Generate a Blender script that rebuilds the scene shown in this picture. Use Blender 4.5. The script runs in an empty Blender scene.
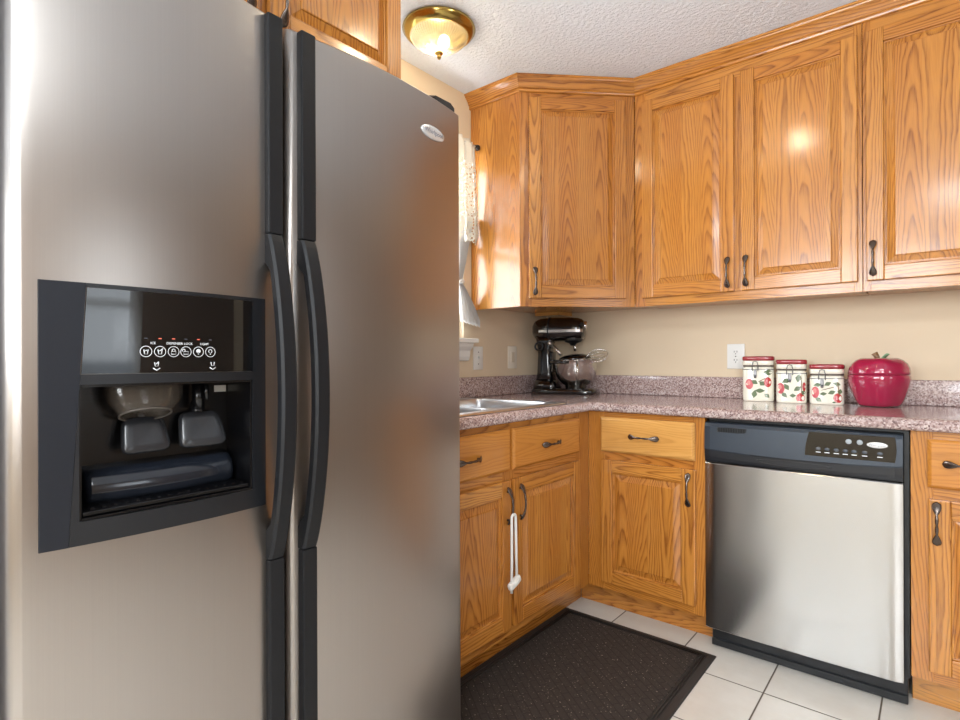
import bpy, bmesh, math, random
from mathutils import Vector, Matrix
random.seed(7)
PI = math.pi
SC = bpy.context.scene
COL = SC.collection

# ------------------------------------------------------------------ camera
F_PX = 552.9
yaw, pitch, roll = 0.6910, 0.0006, -0.0036
fwd = Vector((-math.sin(yaw)*math.cos(pitch), math.cos(yaw)*math.cos(pitch), math.sin(pitch)))
right = Vector((math.cos(yaw), math.sin(yaw), 0)); up = right.cross(fwd)
cr, sr = math.cos(roll), math.sin(roll)
R_, U_ = cr*right + sr*up, -sr*right + cr*up
cd = bpy.data.cameras.new('camera'); cam = bpy.data.objects.new('camera', cd); COL.objects.link(cam)
cd.sensor_fit = 'HORIZONTAL'; cd.sensor_width = 36; cd.lens = F_PX*36/960; cd.clip_start = .02
m = Matrix((R_, U_, -fwd)).transposed().to_4x4(); m.translation = Vector((1.1857, -2.1811, 1.0973))
cam.matrix_world = m
SC.camera = cam

# ------------------------------------------------------------------ light
W = bpy.data.worlds.new('sky'); SC.world = W; W.use_nodes = True
bg = W.node_tree.nodes['Background']; bg.inputs[0].default_value = (.80, .90, 1, 1); bg.inputs[1].default_value = 2.2

def area(name, loc, aim, sx, sy, power, col=(1, 1, 1)):
    l = bpy.data.lights.new(name, 'AREA'); l.shape = 'RECTANGLE'; l.size = sx; l.size_y = sy
    l.energy = power; l.color = col
    o = bpy.data.objects.new(name, l); COL.objects.link(o); o.location = loc
    o.rotation_euler = Vector(aim).to_track_quat('-Z', 'Z').to_euler()
    return o
# daylight outside the windows, plus two fill lamps added to brighten the room
area('daylight_front', (.55, -4.42, 1.68), (0, 1, .30), 1.5, 1.15, 100, (.90, .96, 1))
area('front_right_fill', (2.40, -4.42, 1.45), (-.35, 1, 0), .95, 1.2, 75, (.94, .97, 1))  # added fill for the dim counter corner, behind the added front window
area('daylight_sink', (-.86, -.60, 1.70), (1, 0, 0), 1.0, .95, 40, (.93, .97, 1))
area('daylight_right', (3.45, -1.5, 1.45), (-1, 0, 0), .7, 1.0, 8, (.90, .96, 1))
area('overhead_fill', (1.75, -2.9, 2.385), (0, 0, -1), 1.2, .6, 62, (.92, .97, 1))  # added overhead fill, no fixture stands here
SC.view_settings.view_transform = 'Standard'; SC.view_settings.look = 'None'
SC.view_settings.gamma = 1; SC.view_settings.use_curve_mapping = False
SC.view_settings.exposure = -0.17

# ------------------------------------------------------------------ materials
def sr2l(c):
    return tuple((x/12.92 if x <= .04045 else ((x+.055)/1.055)**2.4) for x in (v/255 for v in c))
def mat(name, rgb, rough=.5, metal=0., coat=0., spec=.5, emit=None, estr=0., aniso=0., arot=0.):
    m = bpy.data.materials.new(name); m.use_nodes = True
    b = m.node_tree.nodes['Principled BSDF']
    b.inputs['Base Color'].default_value = (*sr2l(rgb), 1); b.inputs['Roughness'].default_value = rough
    b.inputs['Metallic'].default_value = metal; b.inputs['Coat Weight'].default_value = coat
    b.inputs['Coat Roughness'].default_value = .13 if 'oak' in name else .08
    b.inputs['Specular IOR Level'].default_value = spec
    b.inputs['Anisotropic'].default_value = aniso; b.inputs['Anisotropic Rotation'].default_value = arot
    if emit: b.inputs['Emission Color'].default_value = (*sr2l(emit), 1); b.inputs['Emission Strength'].default_value = estr
    return m
class G:
    """small node graph helper"""
    def __init__(s, m): s.t = m.node_tree; s.b = s.t.nodes.get('Principled BSDF')
    def n(s, typ, ins=None, **kw):
        nd = s.t.nodes.new(typ)
        for k, v in kw.items(): setattr(nd, k, v)
        for k, v in (ins or {}).items():
            if isinstance(v, bpy.types.NodeSocket): s.t.links.new(v, nd.inputs[k])
            else: nd.inputs[k].default_value = v
        return nd
    def math(s, op, a, b=0.0, c=0.0):
        return s.n('ShaderNodeMath', {0: a, 1: b, 2: c}, operation=op).outputs[0]
    def mix(s, f, a, b):
        nd = s.t.nodes.new('ShaderNodeMix'); nd.data_type = 'RGBA'
        for i, v in ((0, f), (6, a), (7, b)):
            if isinstance(v, bpy.types.NodeSocket): s.t.links.new(v, nd.inputs[i])
            else: nd.inputs[i].default_value = v if i == 0 else (*v, 1) if len(v) == 3 else v
        return nd.outputs[2]
    def ramp(s, f, stops):
        nd = s.n('ShaderNodeValToRGB', {0: f}); r = nd.color_ramp
        while len(r.elements) < len(stops): r.elements.new(.5)
        for e, (p, c) in zip(r.elements, stops): e.position = p; e.color = (*c, 1) if len(c) == 3 else c
        return nd.outputs[0]
    def noise(s, vec, scale, detail=2, rough=.5):
        return s.n('ShaderNodeTexNoise', {'Vector': vec, 'Scale': scale, 'Detail': detail, 'Roughness': rough}).outputs[0]
    def comb(s, x, y, z): return s.n('ShaderNodeCombineXYZ', {0: x, 1: y, 2: z}).outputs[0]
    def link(s, a, inp): s.t.links.new(a, s.b.inputs[inp])
    def bump(s, h, strength=.3, dist=.002):
        nd = s.n('ShaderNodeBump', {'Height': h, 'Strength': strength, 'Distance': dist})
        s.t.links.new(nd.outputs[0], s.b.inputs['Normal'])

def oak(name, light, mid, dark, rough=.26, coat=.6, contrast=1.0):
    m = mat(name, (200, 140, 80), rough, coat=coat); g = G(m)
    at = g.n('ShaderNodeAttribute', attribute_name='wc')
    sx = g.n('ShaderNodeSeparateXYZ', {0: at.outputs['Vector']})
    gr, a, d = sx.outputs[0], sx.outputs[1], sx.outputs[2]
    BW = .088
    aw = g.math('DIVIDE', a, BW); idx = g.math('FLOOR', aw)
    al = g.math('MULTIPLY', g.math('SUBTRACT', g.math('SUBTRACT', aw, idx), .5), BW)
    wn = g.n('ShaderNodeTexWhiteNoise', {'W': idx}, noise_dimensions='1D')
    wv = g.n('ShaderNodeSeparateColor', {0: wn.outputs[1]})
    r1, r2, r3 = wv.outputs[0], wv.outputs[1], wv.outputs[2]
    g2 = g.math('ADD', gr, g.math('MULTIPLY', r1, 37.0))
    n1 = g.math('SUBTRACT', g.noise(g.comb(g.math('MULTIPLY', g2, 1.7), g.math('MULTIPLY', al, 9), g.math('MULTIPLY', d, 14)), 1.0, 3), .5)
    n2 = g.math('SUBTRACT', g.noise(g.comb(g.math('MULTIPLY', g2, 9), g.math('MULTIPLY', al, 40), 3.3), 1.0, 2), .5)
    off = g.math('MULTIPLY', g.math('SUBTRACT', r1, .5), .10)
    x = g.math('ADD', g.math('SUBTRACT', al, off), g.math('MULTIPLY', n1, .07))
    h = g.math('ADD', .010, g.math('MULTIPLY', r2, .035))
    h = g.math('ADD', h, g.math('MULTIPLY', d, .6))
    rad = g.math('SQRT', g.math('ADD', g.math('MULTIPLY', x, x), g.math('MULTIPLY', h, h)))
    tap = g.math('MULTIPLY', g.math('MULTIPLY', g.math('SUBTRACT', r3, .40), .15), g2)
    rad = g.math('ADD', g.math('ADD', rad, tap), g.math('MULTIPLY', n2, .004))
    ring = g.math('FRACT', g.math('DIVIDE', rad, .0074))
    prof = g.ramp(ring, [(0, (.15,)*3), (.30, (0,)*3), (.62, (.35,)*3), (.88, (1,)*3), (1, (.15,)*3)])
    pores = g.noise(g.comb(g.math('MULTIPLY', g2, 16), g.math('MULTIPLY', a, 520), g.math('MULTIPLY', d, 200)), 1.0, 2)
    pr = g.ramp(pores, [(.42, (1,)*3), (.55, (0,)*3)])
    slow = g.noise(g.comb(g.math('MULTIPLY', g2, 1.2), g.math('MULTIPLY', a, 9), 7.7), 1.0, 2)
    f = g.math('MULTIPLY', g.math('MULTIPLY', prof, .62*contrast), g.math('ADD', .45, slow))
    f = g.math('ADD', f, g.math('MULTIPLY', g.math('MULTIPLY', pr, .26*contrast), g.math('ADD', .35, prof)))
    f = g.math('MINIMUM', f, 1.0)
    base = g.mix(g.math('ADD', g.math('MULTIPLY', slow, .6), g.math('MULTIPLY', r3, .45)), sr2l(light), sr2l(mid))
    g.link(g.mix(f, base, sr2l(dark)), 'Base Color')
    g.bump(g.math('MULTIPLY', pr, -1.0), .12, .0006)
    return m

OAK = oak('golden_oak', (209, 147, 68), (184, 114, 41), (118, 62, 16))
OAKP = oak('plain_oak', (204, 140, 64), (188, 120, 46), (140, 80, 26), contrast=.5)
OAKL = oak('pale_oak', (214, 163, 92), (203, 146, 74), (166, 106, 44), contrast=.55)
DARKWOOD = mat('cabinet_inside', (70, 42, 24), .8)
BRONZE = mat('dark_bronze', (104, 94, 88), .24, .9)
BLACK = mat('black_plastic', (22, 24, 28), .36)
BLACKT = mat('black_textured_plastic', (20, 21, 24), .5, spec=.3)
NAVY = mat('charcoal_plastic', (24, 27, 34), .42, spec=.32)
GLASSBLK = mat('glossy_black', (8, 9, 11), .06, coat=.5)
RECESS = mat('dispenser_plastic', (9, 9, 11), .25)
PADDLE = mat('grey_paddle', (40, 41, 44), .25, coat=.3)
DARK = mat('dark_void', (8, 8, 8), .8)
WHITE = mat('white_plastic', (232, 232, 228), .35)
WHITEINK = mat('white_ink', (225, 228, 232), .5)
REDLED = mat('red_lamp', (200, 90, 70), .4, emit=(255, 120, 90), estr=.6)
CREAMPL = mat('cream_plate', (236, 228, 212), .4)
SLOT = mat('slot_dark', (40, 36, 32), .6)
TRIMW = mat('white_paint', (238, 238, 234), .35)
WIRE = mat('clamp_wire', (120, 120, 122), .28, 1)
CHROME = mat('chrome', (225, 225, 225), .12, 1)
BOWLST = mat('polished_steel', (205, 203, 200), .16, 1)
SILVER = mat('brushed_silver', (200, 198, 195), .3, 1)
BLKENAM = mat('black_enamel', (10, 10, 12), .10, coat=1)
BRASS = mat('antique_brass', (172, 148, 84), .2, 1)
REDGL = mat('red_glaze', (160, 30, 68), .10, coat=.8)
LIDRED = mat('red_lid_glaze', (150, 36, 48), .12, coat=.8)
CREAM = mat('cream_ceramic', (238, 234, 218), .14, coat=.5)
PINKP = mat('pink_paint', (206, 96, 104), .2, coat=.4)
REDP = mat('red_paint', (184, 44, 46), .2, coat=.4)
LEAFP = mat('leaf_green_paint', (88, 108, 74), .2, coat=.4)
STEMP = mat('stem_brown_paint', (110, 82, 52), .2)
LEAFC = mat('ceramic_leaf_green', (120, 160, 120), .2, coat=.5)
STEMC = mat('ceramic_stem_brown', (120, 82, 46), .3, coat=.5)
CREAMY = mat('rubber_seal', (90, 78, 70), .6)
CLOTH = mat('white_cloth', (214, 212, 210), .9)
SINKST = mat('sink_steel', (214, 216, 220), .32, 1)

def steel(name, rgb, vertical, rough, an):
    m = mat(name, rgb, rough, 1, aniso=an); g = G(m)
    tc = g.n('ShaderNodeTexCoord').outputs['Object']
    mp = g.n('ShaderNodeMapping', {'Vector': tc, 'Scale': (700, 700, 2) if vertical else (2, 900, 900)}).outputs[0]
    n = g.noise(mp, 1.0, 2)
    if vertical: g.link(g.math('ADD', rough-.02, g.math('MULTIPLY', n, .04)), 'Roughness')
    base = sr2l(rgb)
    g.link(g.mix(n, tuple(c*(.955 if vertical else .98) for c in base), tuple(min(1, c*(1.03 if vertical else 1.01)) for c in base)), 'Base Color')
    tan = g.n('ShaderNodeTangent', direction_type='RADIAL', axis='Z')
    g.link(tan.outputs[0], 'Tangent')
    g.b.inputs['Anisotropic Rotation'].default_value = 0.0 if vertical else .25
    return m
STEELF = steel('brushed_steel_fridge', (170, 164, 159), True, .30, .55)
STEELD = steel('brushed_steel_washer', (184, 183, 181), False, .22, .72)

def wall_mat(name, rgb):
    m = mat(name, rgb, .75, spec=.25); g = G(m)
    tc = g.n('ShaderNodeTexCoord').outputs['Object']
    g.bump(g.noise(tc, 90, 3), .12, .002); return m
WALLM = wall_mat('beige_wall_paint', (224, 206, 179))
CEIL = mat('textured_ceiling', (231, 238, 248), .9, spec=.1); g = G(CEIL)
tc = g.n('ShaderNodeTexCoord').outputs['Object']
v1 = g.noise(tc, 62, 4, .6)
hgt = g.ramp(v1, [(.40, (0,)*3), (.62, (1,)*3)])
g.bump(hgt, .55, .006)

FLOORM = mat('cream_tile', (214, 208, 196), .22); g = G(FLOORM)
T0X, T0Y, TS = .7413, -.1879, .304
tc = g.n('ShaderNodeTexCoord').outputs['Object']
sx = g.n('ShaderNodeSeparateXYZ', {0: tc})
def tile_axis(sock, o):
    q = g.math('DIVIDE', g.math('SUBTRACT', sock, o-TS*20), TS)
    fr = g.math('FRACT', q); i = g.math('FLOOR', q)
    return g.math('MINIMUM', fr, g.math('SUBTRACT', 1.0, fr)), i
dx, ix = tile_axis(sx.outputs[0], T0X); dy, iy = tile_axis(sx.outputs[1], T0Y)
dm = g.math('MINIMUM', dx, dy)
grout = g.ramp(dm, [(.006, (1,)*3), (.0105, (0,)*3)])
wn = g.n('ShaderNodeTexWhiteNoise', {'Vector': g.comb(ix, iy, 0.0)}, noise_dimensions='2D')
mott = g.noise(tc, 9, 5, .6)
mott2 = g.noise(g.n('ShaderNodeMapping', {'Vector': tc, 'Scale': (14, 50, 1)}).outputs[0], 1.0, 4, .6)
tcol = g.mix(mott, sr2l((230, 227, 220)), sr2l((208, 201, 190)))
tcol = g.mix(g.math('MULTIPLY', mott2, .35), tcol, sr2l((234, 231, 225)))
tcol = g.mix(g.math('MULTIPLY', wn.outputs[0], .18), tcol, sr2l((196, 186, 170)))
g.link(g.mix(grout, tcol, sr2l((92, 82, 70))), 'Base Color')
g.link(g.math('ADD', .2, g.math('MULTIPLY', grout, .6)), 'Roughness')
g.bump(g.math('SUBTRACT', g.math('MULTIPLY', mott, .2), grout), .5, .002)

LAM = mat('speckled_laminate', (170, 140, 130), .16, coat=.3); g = G(LAM)
tc = g.n('ShaderNodeTexCoord').outputs['Object']
vo = g.n('ShaderNodeTexVoronoi', {'Vector': tc, 'Scale': 210.0, 'Randomness': 1.0})
cs = g.n('ShaderNodeSeparateColor', {0: vo.outputs['Color']})
n = g.noise(tc, 30, 3)
c1 = g.ramp(cs.outputs[0], [(0, sr2l((92, 70, 70))), (.2, sr2l((140, 114, 112))), (.45, sr2l((174, 150, 146))), (.7, sr2l((196, 176, 172))), (1, sr2l((222, 210, 206)))])
g.link(g.mix(g.math('MULTIPLY', n, .45), c1, sr2l((168, 142, 138))), 'Base Color')

RUG = mat('dark_brown_mat', (58, 48, 42), .75, spec=.3); g = G(RUG)
tc = g.n('ShaderNodeTexCoord').outputs['Object']
rt = g.n('ShaderNodeMapping', {'Vector': tc, 'Rotation': (0, 0, .62)}).outputs[0]
br = g.n('ShaderNodeTexBrick', {'Vector': rt, 'Scale': 1.0, 'Mortar Size': .0025, 'Brick Width': .062, 'Row Height': .026, 'Mortar Smooth': .3})
sp = g.noise(tc, 420, 2)
lint = g.ramp(g.noise(tc, 160, 1), [(.70, (0,)*3), (.74, (1,)*3)])
col = g.mix(sp, sr2l((34, 30, 28)), sr2l((74, 66, 61)))
col = g.mix(g.math('MULTIPLY', br.outputs['Fac'], .5), col, sr2l((30, 26, 24)))
col = g.mix(lint, col, sr2l((150, 140, 128)))
g.link(col, 'Base Color')
g.bump(g.math('SUBTRACT', g.math('MULTIPLY', sp, .3), br.outputs['Fac']), .7, .003)
RUGB = mat('brown_mat_border', (48, 43, 40), .6)

# thin window glass
PANE = bpy.data.materials.new('window_glass'); PANE.use_nodes = True; g = G(PANE)
PANE.node_tree.nodes.remove(g.b); out = PANE.node_tree.nodes['Material Output']
tr = g.n('ShaderNodeBsdfTransparent'); gl = g.n('ShaderNodeBsdfGlossy', {'Roughness': .02})
mx = g.n('ShaderNodeMixShader', {0: .05, 1: tr.outputs[0], 2: gl.outputs[0]}); g.t.links.new(mx.outputs[0], out.inputs[0])

# ribbed lamp glass: part clear, part diffusing, glowing from the bulb inside
def lampglass():
    m = bpy.data.materials.new('ribbed_lamp_glass'); m.use_nodes = True; g = G(m)
    m.node_tree.nodes.remove(g.b); out = m.node_tree.nodes['Material Output']
    tr = g.n('ShaderNodeBsdfTransparent', {'Color': (.94, .92, .85, 1)}); tl = g.n('ShaderNodeBsdfTranslucent', {'Color': (1, .97, .90, 1)})
    gl = g.n('ShaderNodeBsdfGlossy', {'Roughness': .08, 'Color': (.9, .9, .88, 1)})
    sx = g.n('ShaderNodeSeparateXYZ', {0: g.n('ShaderNodeTexCoord').outputs['Object']})
    rib = g.math('SINE', g.math('MULTIPLY', g.math('ARCTAN2', sx.outputs[1], sx.outputs[0]), 64.0))
    a = g.n('ShaderNodeMixShader', {0: g.math('ADD', .15, g.math('MULTIPLY', rib, .12)), 1: tr.outputs[0], 2: tl.outputs[0]})
    b = g.n('ShaderNodeMixShader', {0: .07, 1: a.outputs[0], 2: gl.outputs[0]})
    g.t.links.new(b.outputs[0], out.inputs[0]); return m
LAMPGLASS = lampglass()
BULB = mat('lit_bulb', (255, 250, 235), .5, emit=(255, 236, 200), estr=6)

# translucent cloth and lace
def cloth(name, rgb, lace):
    m = mat(name, rgb, .9, spec=.1); g = G(m); out = m.node_tree.nodes['Material Output']
    tl = g.n('ShaderNodeBsdfTranslucent', {'Color': (*sr2l(rgb), 1)})
    a = g.n('ShaderNodeMixShader', {0: .28 if lace else .42, 1: g.b.outputs[0], 2: tl.outputs[0]})
    res = a
    if lace:
        uv = g.n('ShaderNodeUVMap', uv_map='UVMap').outputs[0]
        vo = g.n('ShaderNodeTexVoronoi', {'Vector': uv, 'Scale': 60.0, 'Randomness': .8}, feature='DISTANCE_TO_EDGE')
        vo2 = g.n('ShaderNodeTexVoronoi', {'Vector': uv, 'Scale': 16.0, 'Randomness': .9})
        sy = g.n('ShaderNodeSeparateXYZ', {0: uv}).outputs[1]
        hole = g.math('GREATER_THAN', vo.outputs['Distance'], .17)
        zone = g.math('MULTIPLY', g.math('GREATER_THAN', vo2.outputs['Distance'], .14), g.math('LESS_THAN', sy, .47))
        fac = g.math('MULTIPLY', hole, zone)
        tr = g.n('ShaderNodeBsdfTransparent')
        res = g.n('ShaderNodeMixShader', {0: fac, 1: a.outputs[0], 2: tr.outputs[0]})
    g.t.links.new(res.outputs[0], out.inputs[0]); return m
LACE = cloth('white_lace', (236, 230, 218), True)
TIER = cloth('white_curtain_cloth', (232, 230, 228), False)

# ------------------------------------------------------------------ mesh building
class MB:
    """collects vertices (with a wood coordinate) and faces for ONE mesh"""
    def __init__(s): s.v = []; s.w = []; s.f = []; s.mi = []; s.sm = []; s.uv = None
    def add(s, verts, faces, smooth=False, mi=0, M=None, wood=None, uvs=None):
        b = len(s.v)
        for p in verts:
            p = Vector(p); s.w.append(wood(p) if wood else (0, 0, 0)); s.v.append(M @ p if M else p)
        for f in faces:
            s.f.append([b+i for i in f]); s.mi.append(mi); s.sm.append(smooth)
        if uvs is not None:
            if s.uv is None: s.uv = {}
            for i, u in enumerate(uvs): s.uv[b+i] = u
    def box(s, a, b, M=None, r=0, seg=2, wood=None, mi=0, smooth=None):
        lo = [min(x, y) for x, y in zip(a, b)]; hi = [max(x, y) for x, y in zip(a, b)]
        bm = bmesh.new()
        vs = [bm.verts.new((x, y, z)) for x in (lo[0], hi[0]) for y in (lo[1], hi[1]) for z in (lo[2], hi[2])]
        for f in ((0, 1, 3, 2), (4, 6, 7, 5), (0, 4, 5, 1), (2, 3, 7, 6), (0, 2, 6, 4), (1, 5, 7, 3)): bm.faces.new([vs[i] for i in f])
        if r > 0: bmesh.ops.bevel(bm, geom=bm.edges[:], offset=min(r, .49*min(h-l for l, h in zip(lo, hi))), segments=seg, affect='EDGES', profile=.5)
        bm.verts.index_update()
        s.add([v.co.copy() for v in bm.verts], [[v.index for v in f.verts] for f in bm.faces], (r > 0 and seg > 2) if smooth is None else smooth, mi, M, wood)
        bm.free()
    def loops(s, loops, closed=True, cap0=True, cap1=True, smooth=True, mi=0, M=None, wood=None, uvs=None):
        """quads between successive loops of equal count"""
        n = len(loops[0]); vs = [p for l in loops for p in l]; fs = []
        for k in range(len(loops)-1):
            for i in range(n if closed else n-1):
                j = (i+1) % n; fs.append((k*n+i, k*n+j, (k+1)*n+j, (k+1)*n+i))
        if closed and cap0: fs.append(tuple(range(n))[::-1])
        if closed and cap1: fs.append(tuple((len(loops)-1)*n+i for i in range(n)))
        s.add(vs, fs, smooth, mi, M, wood, uvs)
    def lathe(s, prof, M=None, n=32, mi=0, cap0=True, cap1=True, mod=None, smooth=True):
        """prof: (radius, height); mod(angle, k) multiplies the radius"""
        L = []
        for k, (r, h) in enumerate(prof):
            L.append([((r*(mod(2*PI*i/n, k) if mod else 1))*math.cos(2*PI*i/n), (r*(mod(2*PI*i/n, k) if mod else 1))*math.sin(2*PI*i/n), h) for i in range(n)])
        s.loops(L, True, cap0, cap1, smooth, mi, M)
    def tube(s, pts, rad, n=10, mi=0, M=None, closed=False, caps=True, flat=1.0, smooth=True):
        pts = [Vector(p) for p in pts]; N = len(pts); L = []; prev = None
        for i, p in enumerate(pts):
            t = (pts[(i+1) % N]-pts[i-1] if closed else pts[min(i+1, N-1)]-pts[max(i-1, 0)]).normalized()
            if prev is None:
                a = Vector((0, 0, 1)) if abs(t.z) < .9 else Vector((1, 0, 0)); u = t.cross(a).normalized()
            else: u = (prev-t*prev.dot(t)).normalized()
            prev = u; w = t.cross(u); r = rad[i] if isinstance(rad, (list, tuple)) else rad
            L.append([p+u*(r*math.cos(2*PI*k/n))+w*(r*flat*math.sin(2*PI*k/n)) for k in range(n)])
        if closed: L.append(L[0])
        s.loops(L, True, caps and not closed, caps and not closed, smooth, mi, M)
    def ellipsoid(s, c, r, M=None, n=20, k=12, mi=0):
        L = []
        for j in range(k+1):
            th = PI*(j+.02)/(k+.04); L.append([(c[0]+r[0]*math.sin(th)*math.cos(2*PI*i/n), c[1]+r[1]*math.sin(th)*math.sin(2*PI*i/n), c[2]-r[2]*math.cos(th)) for i in range(n)])
        s.loops(L, True, True, True, True, mi, M)
    def build(s, name, mats, parent=None):
        if not isinstance(mats, (list, tuple)): mats = [mats]
        lo = [min(v[i] for v in s.v) for i in range(3)]; hi = [max(v[i] for v in s.v) for i in range(3)]
        c = Vector([(a+b)/2 for a, b in zip(lo, hi)])
        if parent is None: c.z = lo[2]
        me = bpy.data.meshes.new(name); me.from_pydata([v-c for v in s.v], [], s.f)
        for mm in mats: me.materials.append(mm)
        me.polygons.foreach_set('material_index', s.mi); me.polygons.foreach_set('use_smooth', s.sm)
        at = me.attributes.new('wc', 'FLOAT_VECTOR', 'POINT'); at.data.foreach_set('vector', [x for w in s.w for x in w])
        if s.uv is not None:
            ul = me.uv_layers.new(name='UVMap')
            for lp in me.loops: ul.data[lp.index].uv = s.uv.get(lp.vertex_index, (0, 0))
        bm = bmesh.new(); bm.from_mesh(me); bmesh.ops.recalc_face_normals(bm, faces=bm.faces[:]); bm.to_mesh(me); bm.free()
        me.update()
        o = bpy.data.objects.new(name, me); COL.objects.link(o)
        o['_w'] = c; o.location = c
        if parent is not None:
            o.parent = parent; o.location = c-Vector(parent['_w'])
        return o
ALL = []
def thing(name, label, cat, loc=(0, 0, 0), group=None):
    o = bpy.data.objects.new(name, None); COL.objects.link(o); o.location = loc; o['_w'] = Vector(loc)
    o.empty_display_size = .05
    return tag(o, label, cat, group)
def tag(o, label, cat, group=None):
    o['label'] = label; o['category'] = cat
    if group: o['group'] = group
    return o
def struct(o): o['kind'] = 'structure'; return o

def frame(o, u, v, n):
    m = Matrix((Vector(u), Vector(v), Vector(n))).transposed().to_4x4(); m.translation = Vector(o); return m
_seed = [0]
def wood(axis, c=(0, 0, 0), wide=False):
    """wood coordinate for a board: grain along local axis 0/1/2; local y=v, z=n"""
    _seed[0] += 1; k = _seed[0]; rnd = random.Random(k*13+5)
    off = (k*23 % 997)*.088+.044+(rnd.uniform(-.044, .044) if wide else rnd.uniform(-.006, .006)); go = rnd.uniform(0, 9)
    ac = {0: 1, 1: 0, 2: 0}[axis]; dc = {0: 2, 1: 2, 2: 1}[axis]
    return lambda p: (p[axis]-c[axis]+go, p[ac]-c[ac]+off+.6*(p[dc]-c[dc]), p[dc]-c[dc])
def board(mb, M, u0, u1, v0, v1, n0, n1, grain, r=.0015, seg=1):
    mb.box((u0, v0, n0), (u1, v1, n1), M, r, seg, wood({'u': 0, 'v': 1}[grain], ((u0+u1)/2, (v0+v1)/2, n1)))

# ------------------------------------------------------------------ cabinet parts
def pull(parent, M, u, v, n, vertical, length=.132):
    """dark bronze pull: leaf-shaped feet, narrow twisted grip"""
    mb = MB(); N = 33; L = []
    for i in range(N):
        t = i/(N-1); s = abs(2*t-1)                       # 1 at the ends
        e = 1-s
        if e < .56: w = .0030+.0085*math.sin(PI*min(1, e/.56)**.62)**.9
        else: w = .0030+.0016*math.sin(PI*(e-.56)/.44)
        if e < .02: w = .0022
        o = .0035+.021*(1-s**2.4)
        th = .0034 if e < .45 else .0040
        p = (t-.5)*length
        ring = []
        for k in range(10):
            a = 2*PI*k/10+(t*9 if .24 < e else 0)*0
            q = (w*math.cos(a), p, o+th*math.sin(a)) if vertical else (p, w*math.cos(a), o+th*math.sin(a))
            ring.append((u+q[0], v+q[1], n+q[2]))
        L.append(ring)
    mb.loops(L, M=M)
    for sgn in (-1, 1):                                    # the two posts
        c = sgn*(length/2-.016); pu, pv = (u, v+c) if vertical else (u+c, v)
        mb.tube([(pu, pv, n-.001), (pu, pv, n+.012)], .0045, 8, M=M)
    return mb.build('handle', BRONZE, parent)

def raised_door(parent, M, u0, u1, v0, v1, n0, handle=None, stile=.052, name='door'):
    th = .019; mb = MB(); n1 = n0+th
    i0, i1, j0, j1 = u0+stile, u1-stile, v0+stile, v1-stile
    board(mb, M, u0, i0, v0, v1, n0, n1, 'v', .003, 2); board(mb, M, i1, u1, v0, v1, n0, n1, 'v', .003, 2)
    board(mb, M, i0, i1, v0, j0, n0, n1-.0004, 'u', .0025, 2); board(mb, M, i0, i1, j1, v1, n0, n1-.0004, 'u', .0025, 2)
    # moulded inner edge
    for (a, b, gr) in (((i0, j0), (i1, j0), 'u'), ((i0, j1), (i1, j1), 'u'), ((i0, j0), (i0, j1), 'v'), ((i1, j0), (i1, j1), 'v')):
        du = .006 if gr == 'v' else 0; dv = .006 if gr == 'u' else 0
        su = 1 if a[0] == i0 else -1; sv = 1 if a[1] == j0 else -1
        if gr == 'u': board(mb, M, i0, i1, a[1], a[1]+sv*.006, n0+.002, n1-.0065, 'u', .002, 2)
        else: board(mb, M, a[0], a[0]+su*.006, j0, j1, n0+.002, n1-.0065, 'v', .002, 2)
    d = mb.build(name, OAK, parent)
    pm = MB(); prof = [(.004, .003), (.004, .0075), (.0085, .0078), (.009, .0072), (.030, .0145), (.0315, .0172), (.034, .0180)]
    L = []
    for ins, n in prof:
        a, b, c, e = i0+ins, i1-ins, j0+ins, j1-ins
        L.append([(a, c, n0+n), (b, c, n0+n), (b, e, n0+n), (a, e, n0+n)])
    pm.loops(L, smooth=False, M=M, wood=wood(1, ((i0+i1)/2, (j0+j1)/2, n1), True))
    pm.build('panel', OAK, d)
    if handle: pull(d, M, handle[0], handle[1], n1, True)
    return d
def drawer(parent, M, u0, u1, v0, v1, n0, mt, handle=None):
    mb = MB(); L = []
    for ins, n in ((0, 0), (0, .011), (.002, .013), (.007, .0175), (.010, .019)):
        L.append([(u0+ins, v0+ins, n0+n), (u1-ins, v0+ins, n0+n), (u1-ins, v1-ins, n0+n), (u0+ins, v1-ins, n0+n)])
    mb.loops(L, smooth=False, M=M, wood=wood(0, ((u0+u1)/2, (v0+v1)/2, n0), True))
    d = mb.build('drawer_front', mt, parent)
    if handle: pull(d, M, handle[0], handle[1], n0+.019, False)
    return d
def face_frame(parent, M, boards, n0=-.019, n1=0):
    mb = MB()
    for (u0, u1, v0, v1, gr) in boards: board(mb, M, u0, u1, v0, v1, n0, n1, gr, .0006)
    return mb.build('face_frame', OAK, parent)

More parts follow.
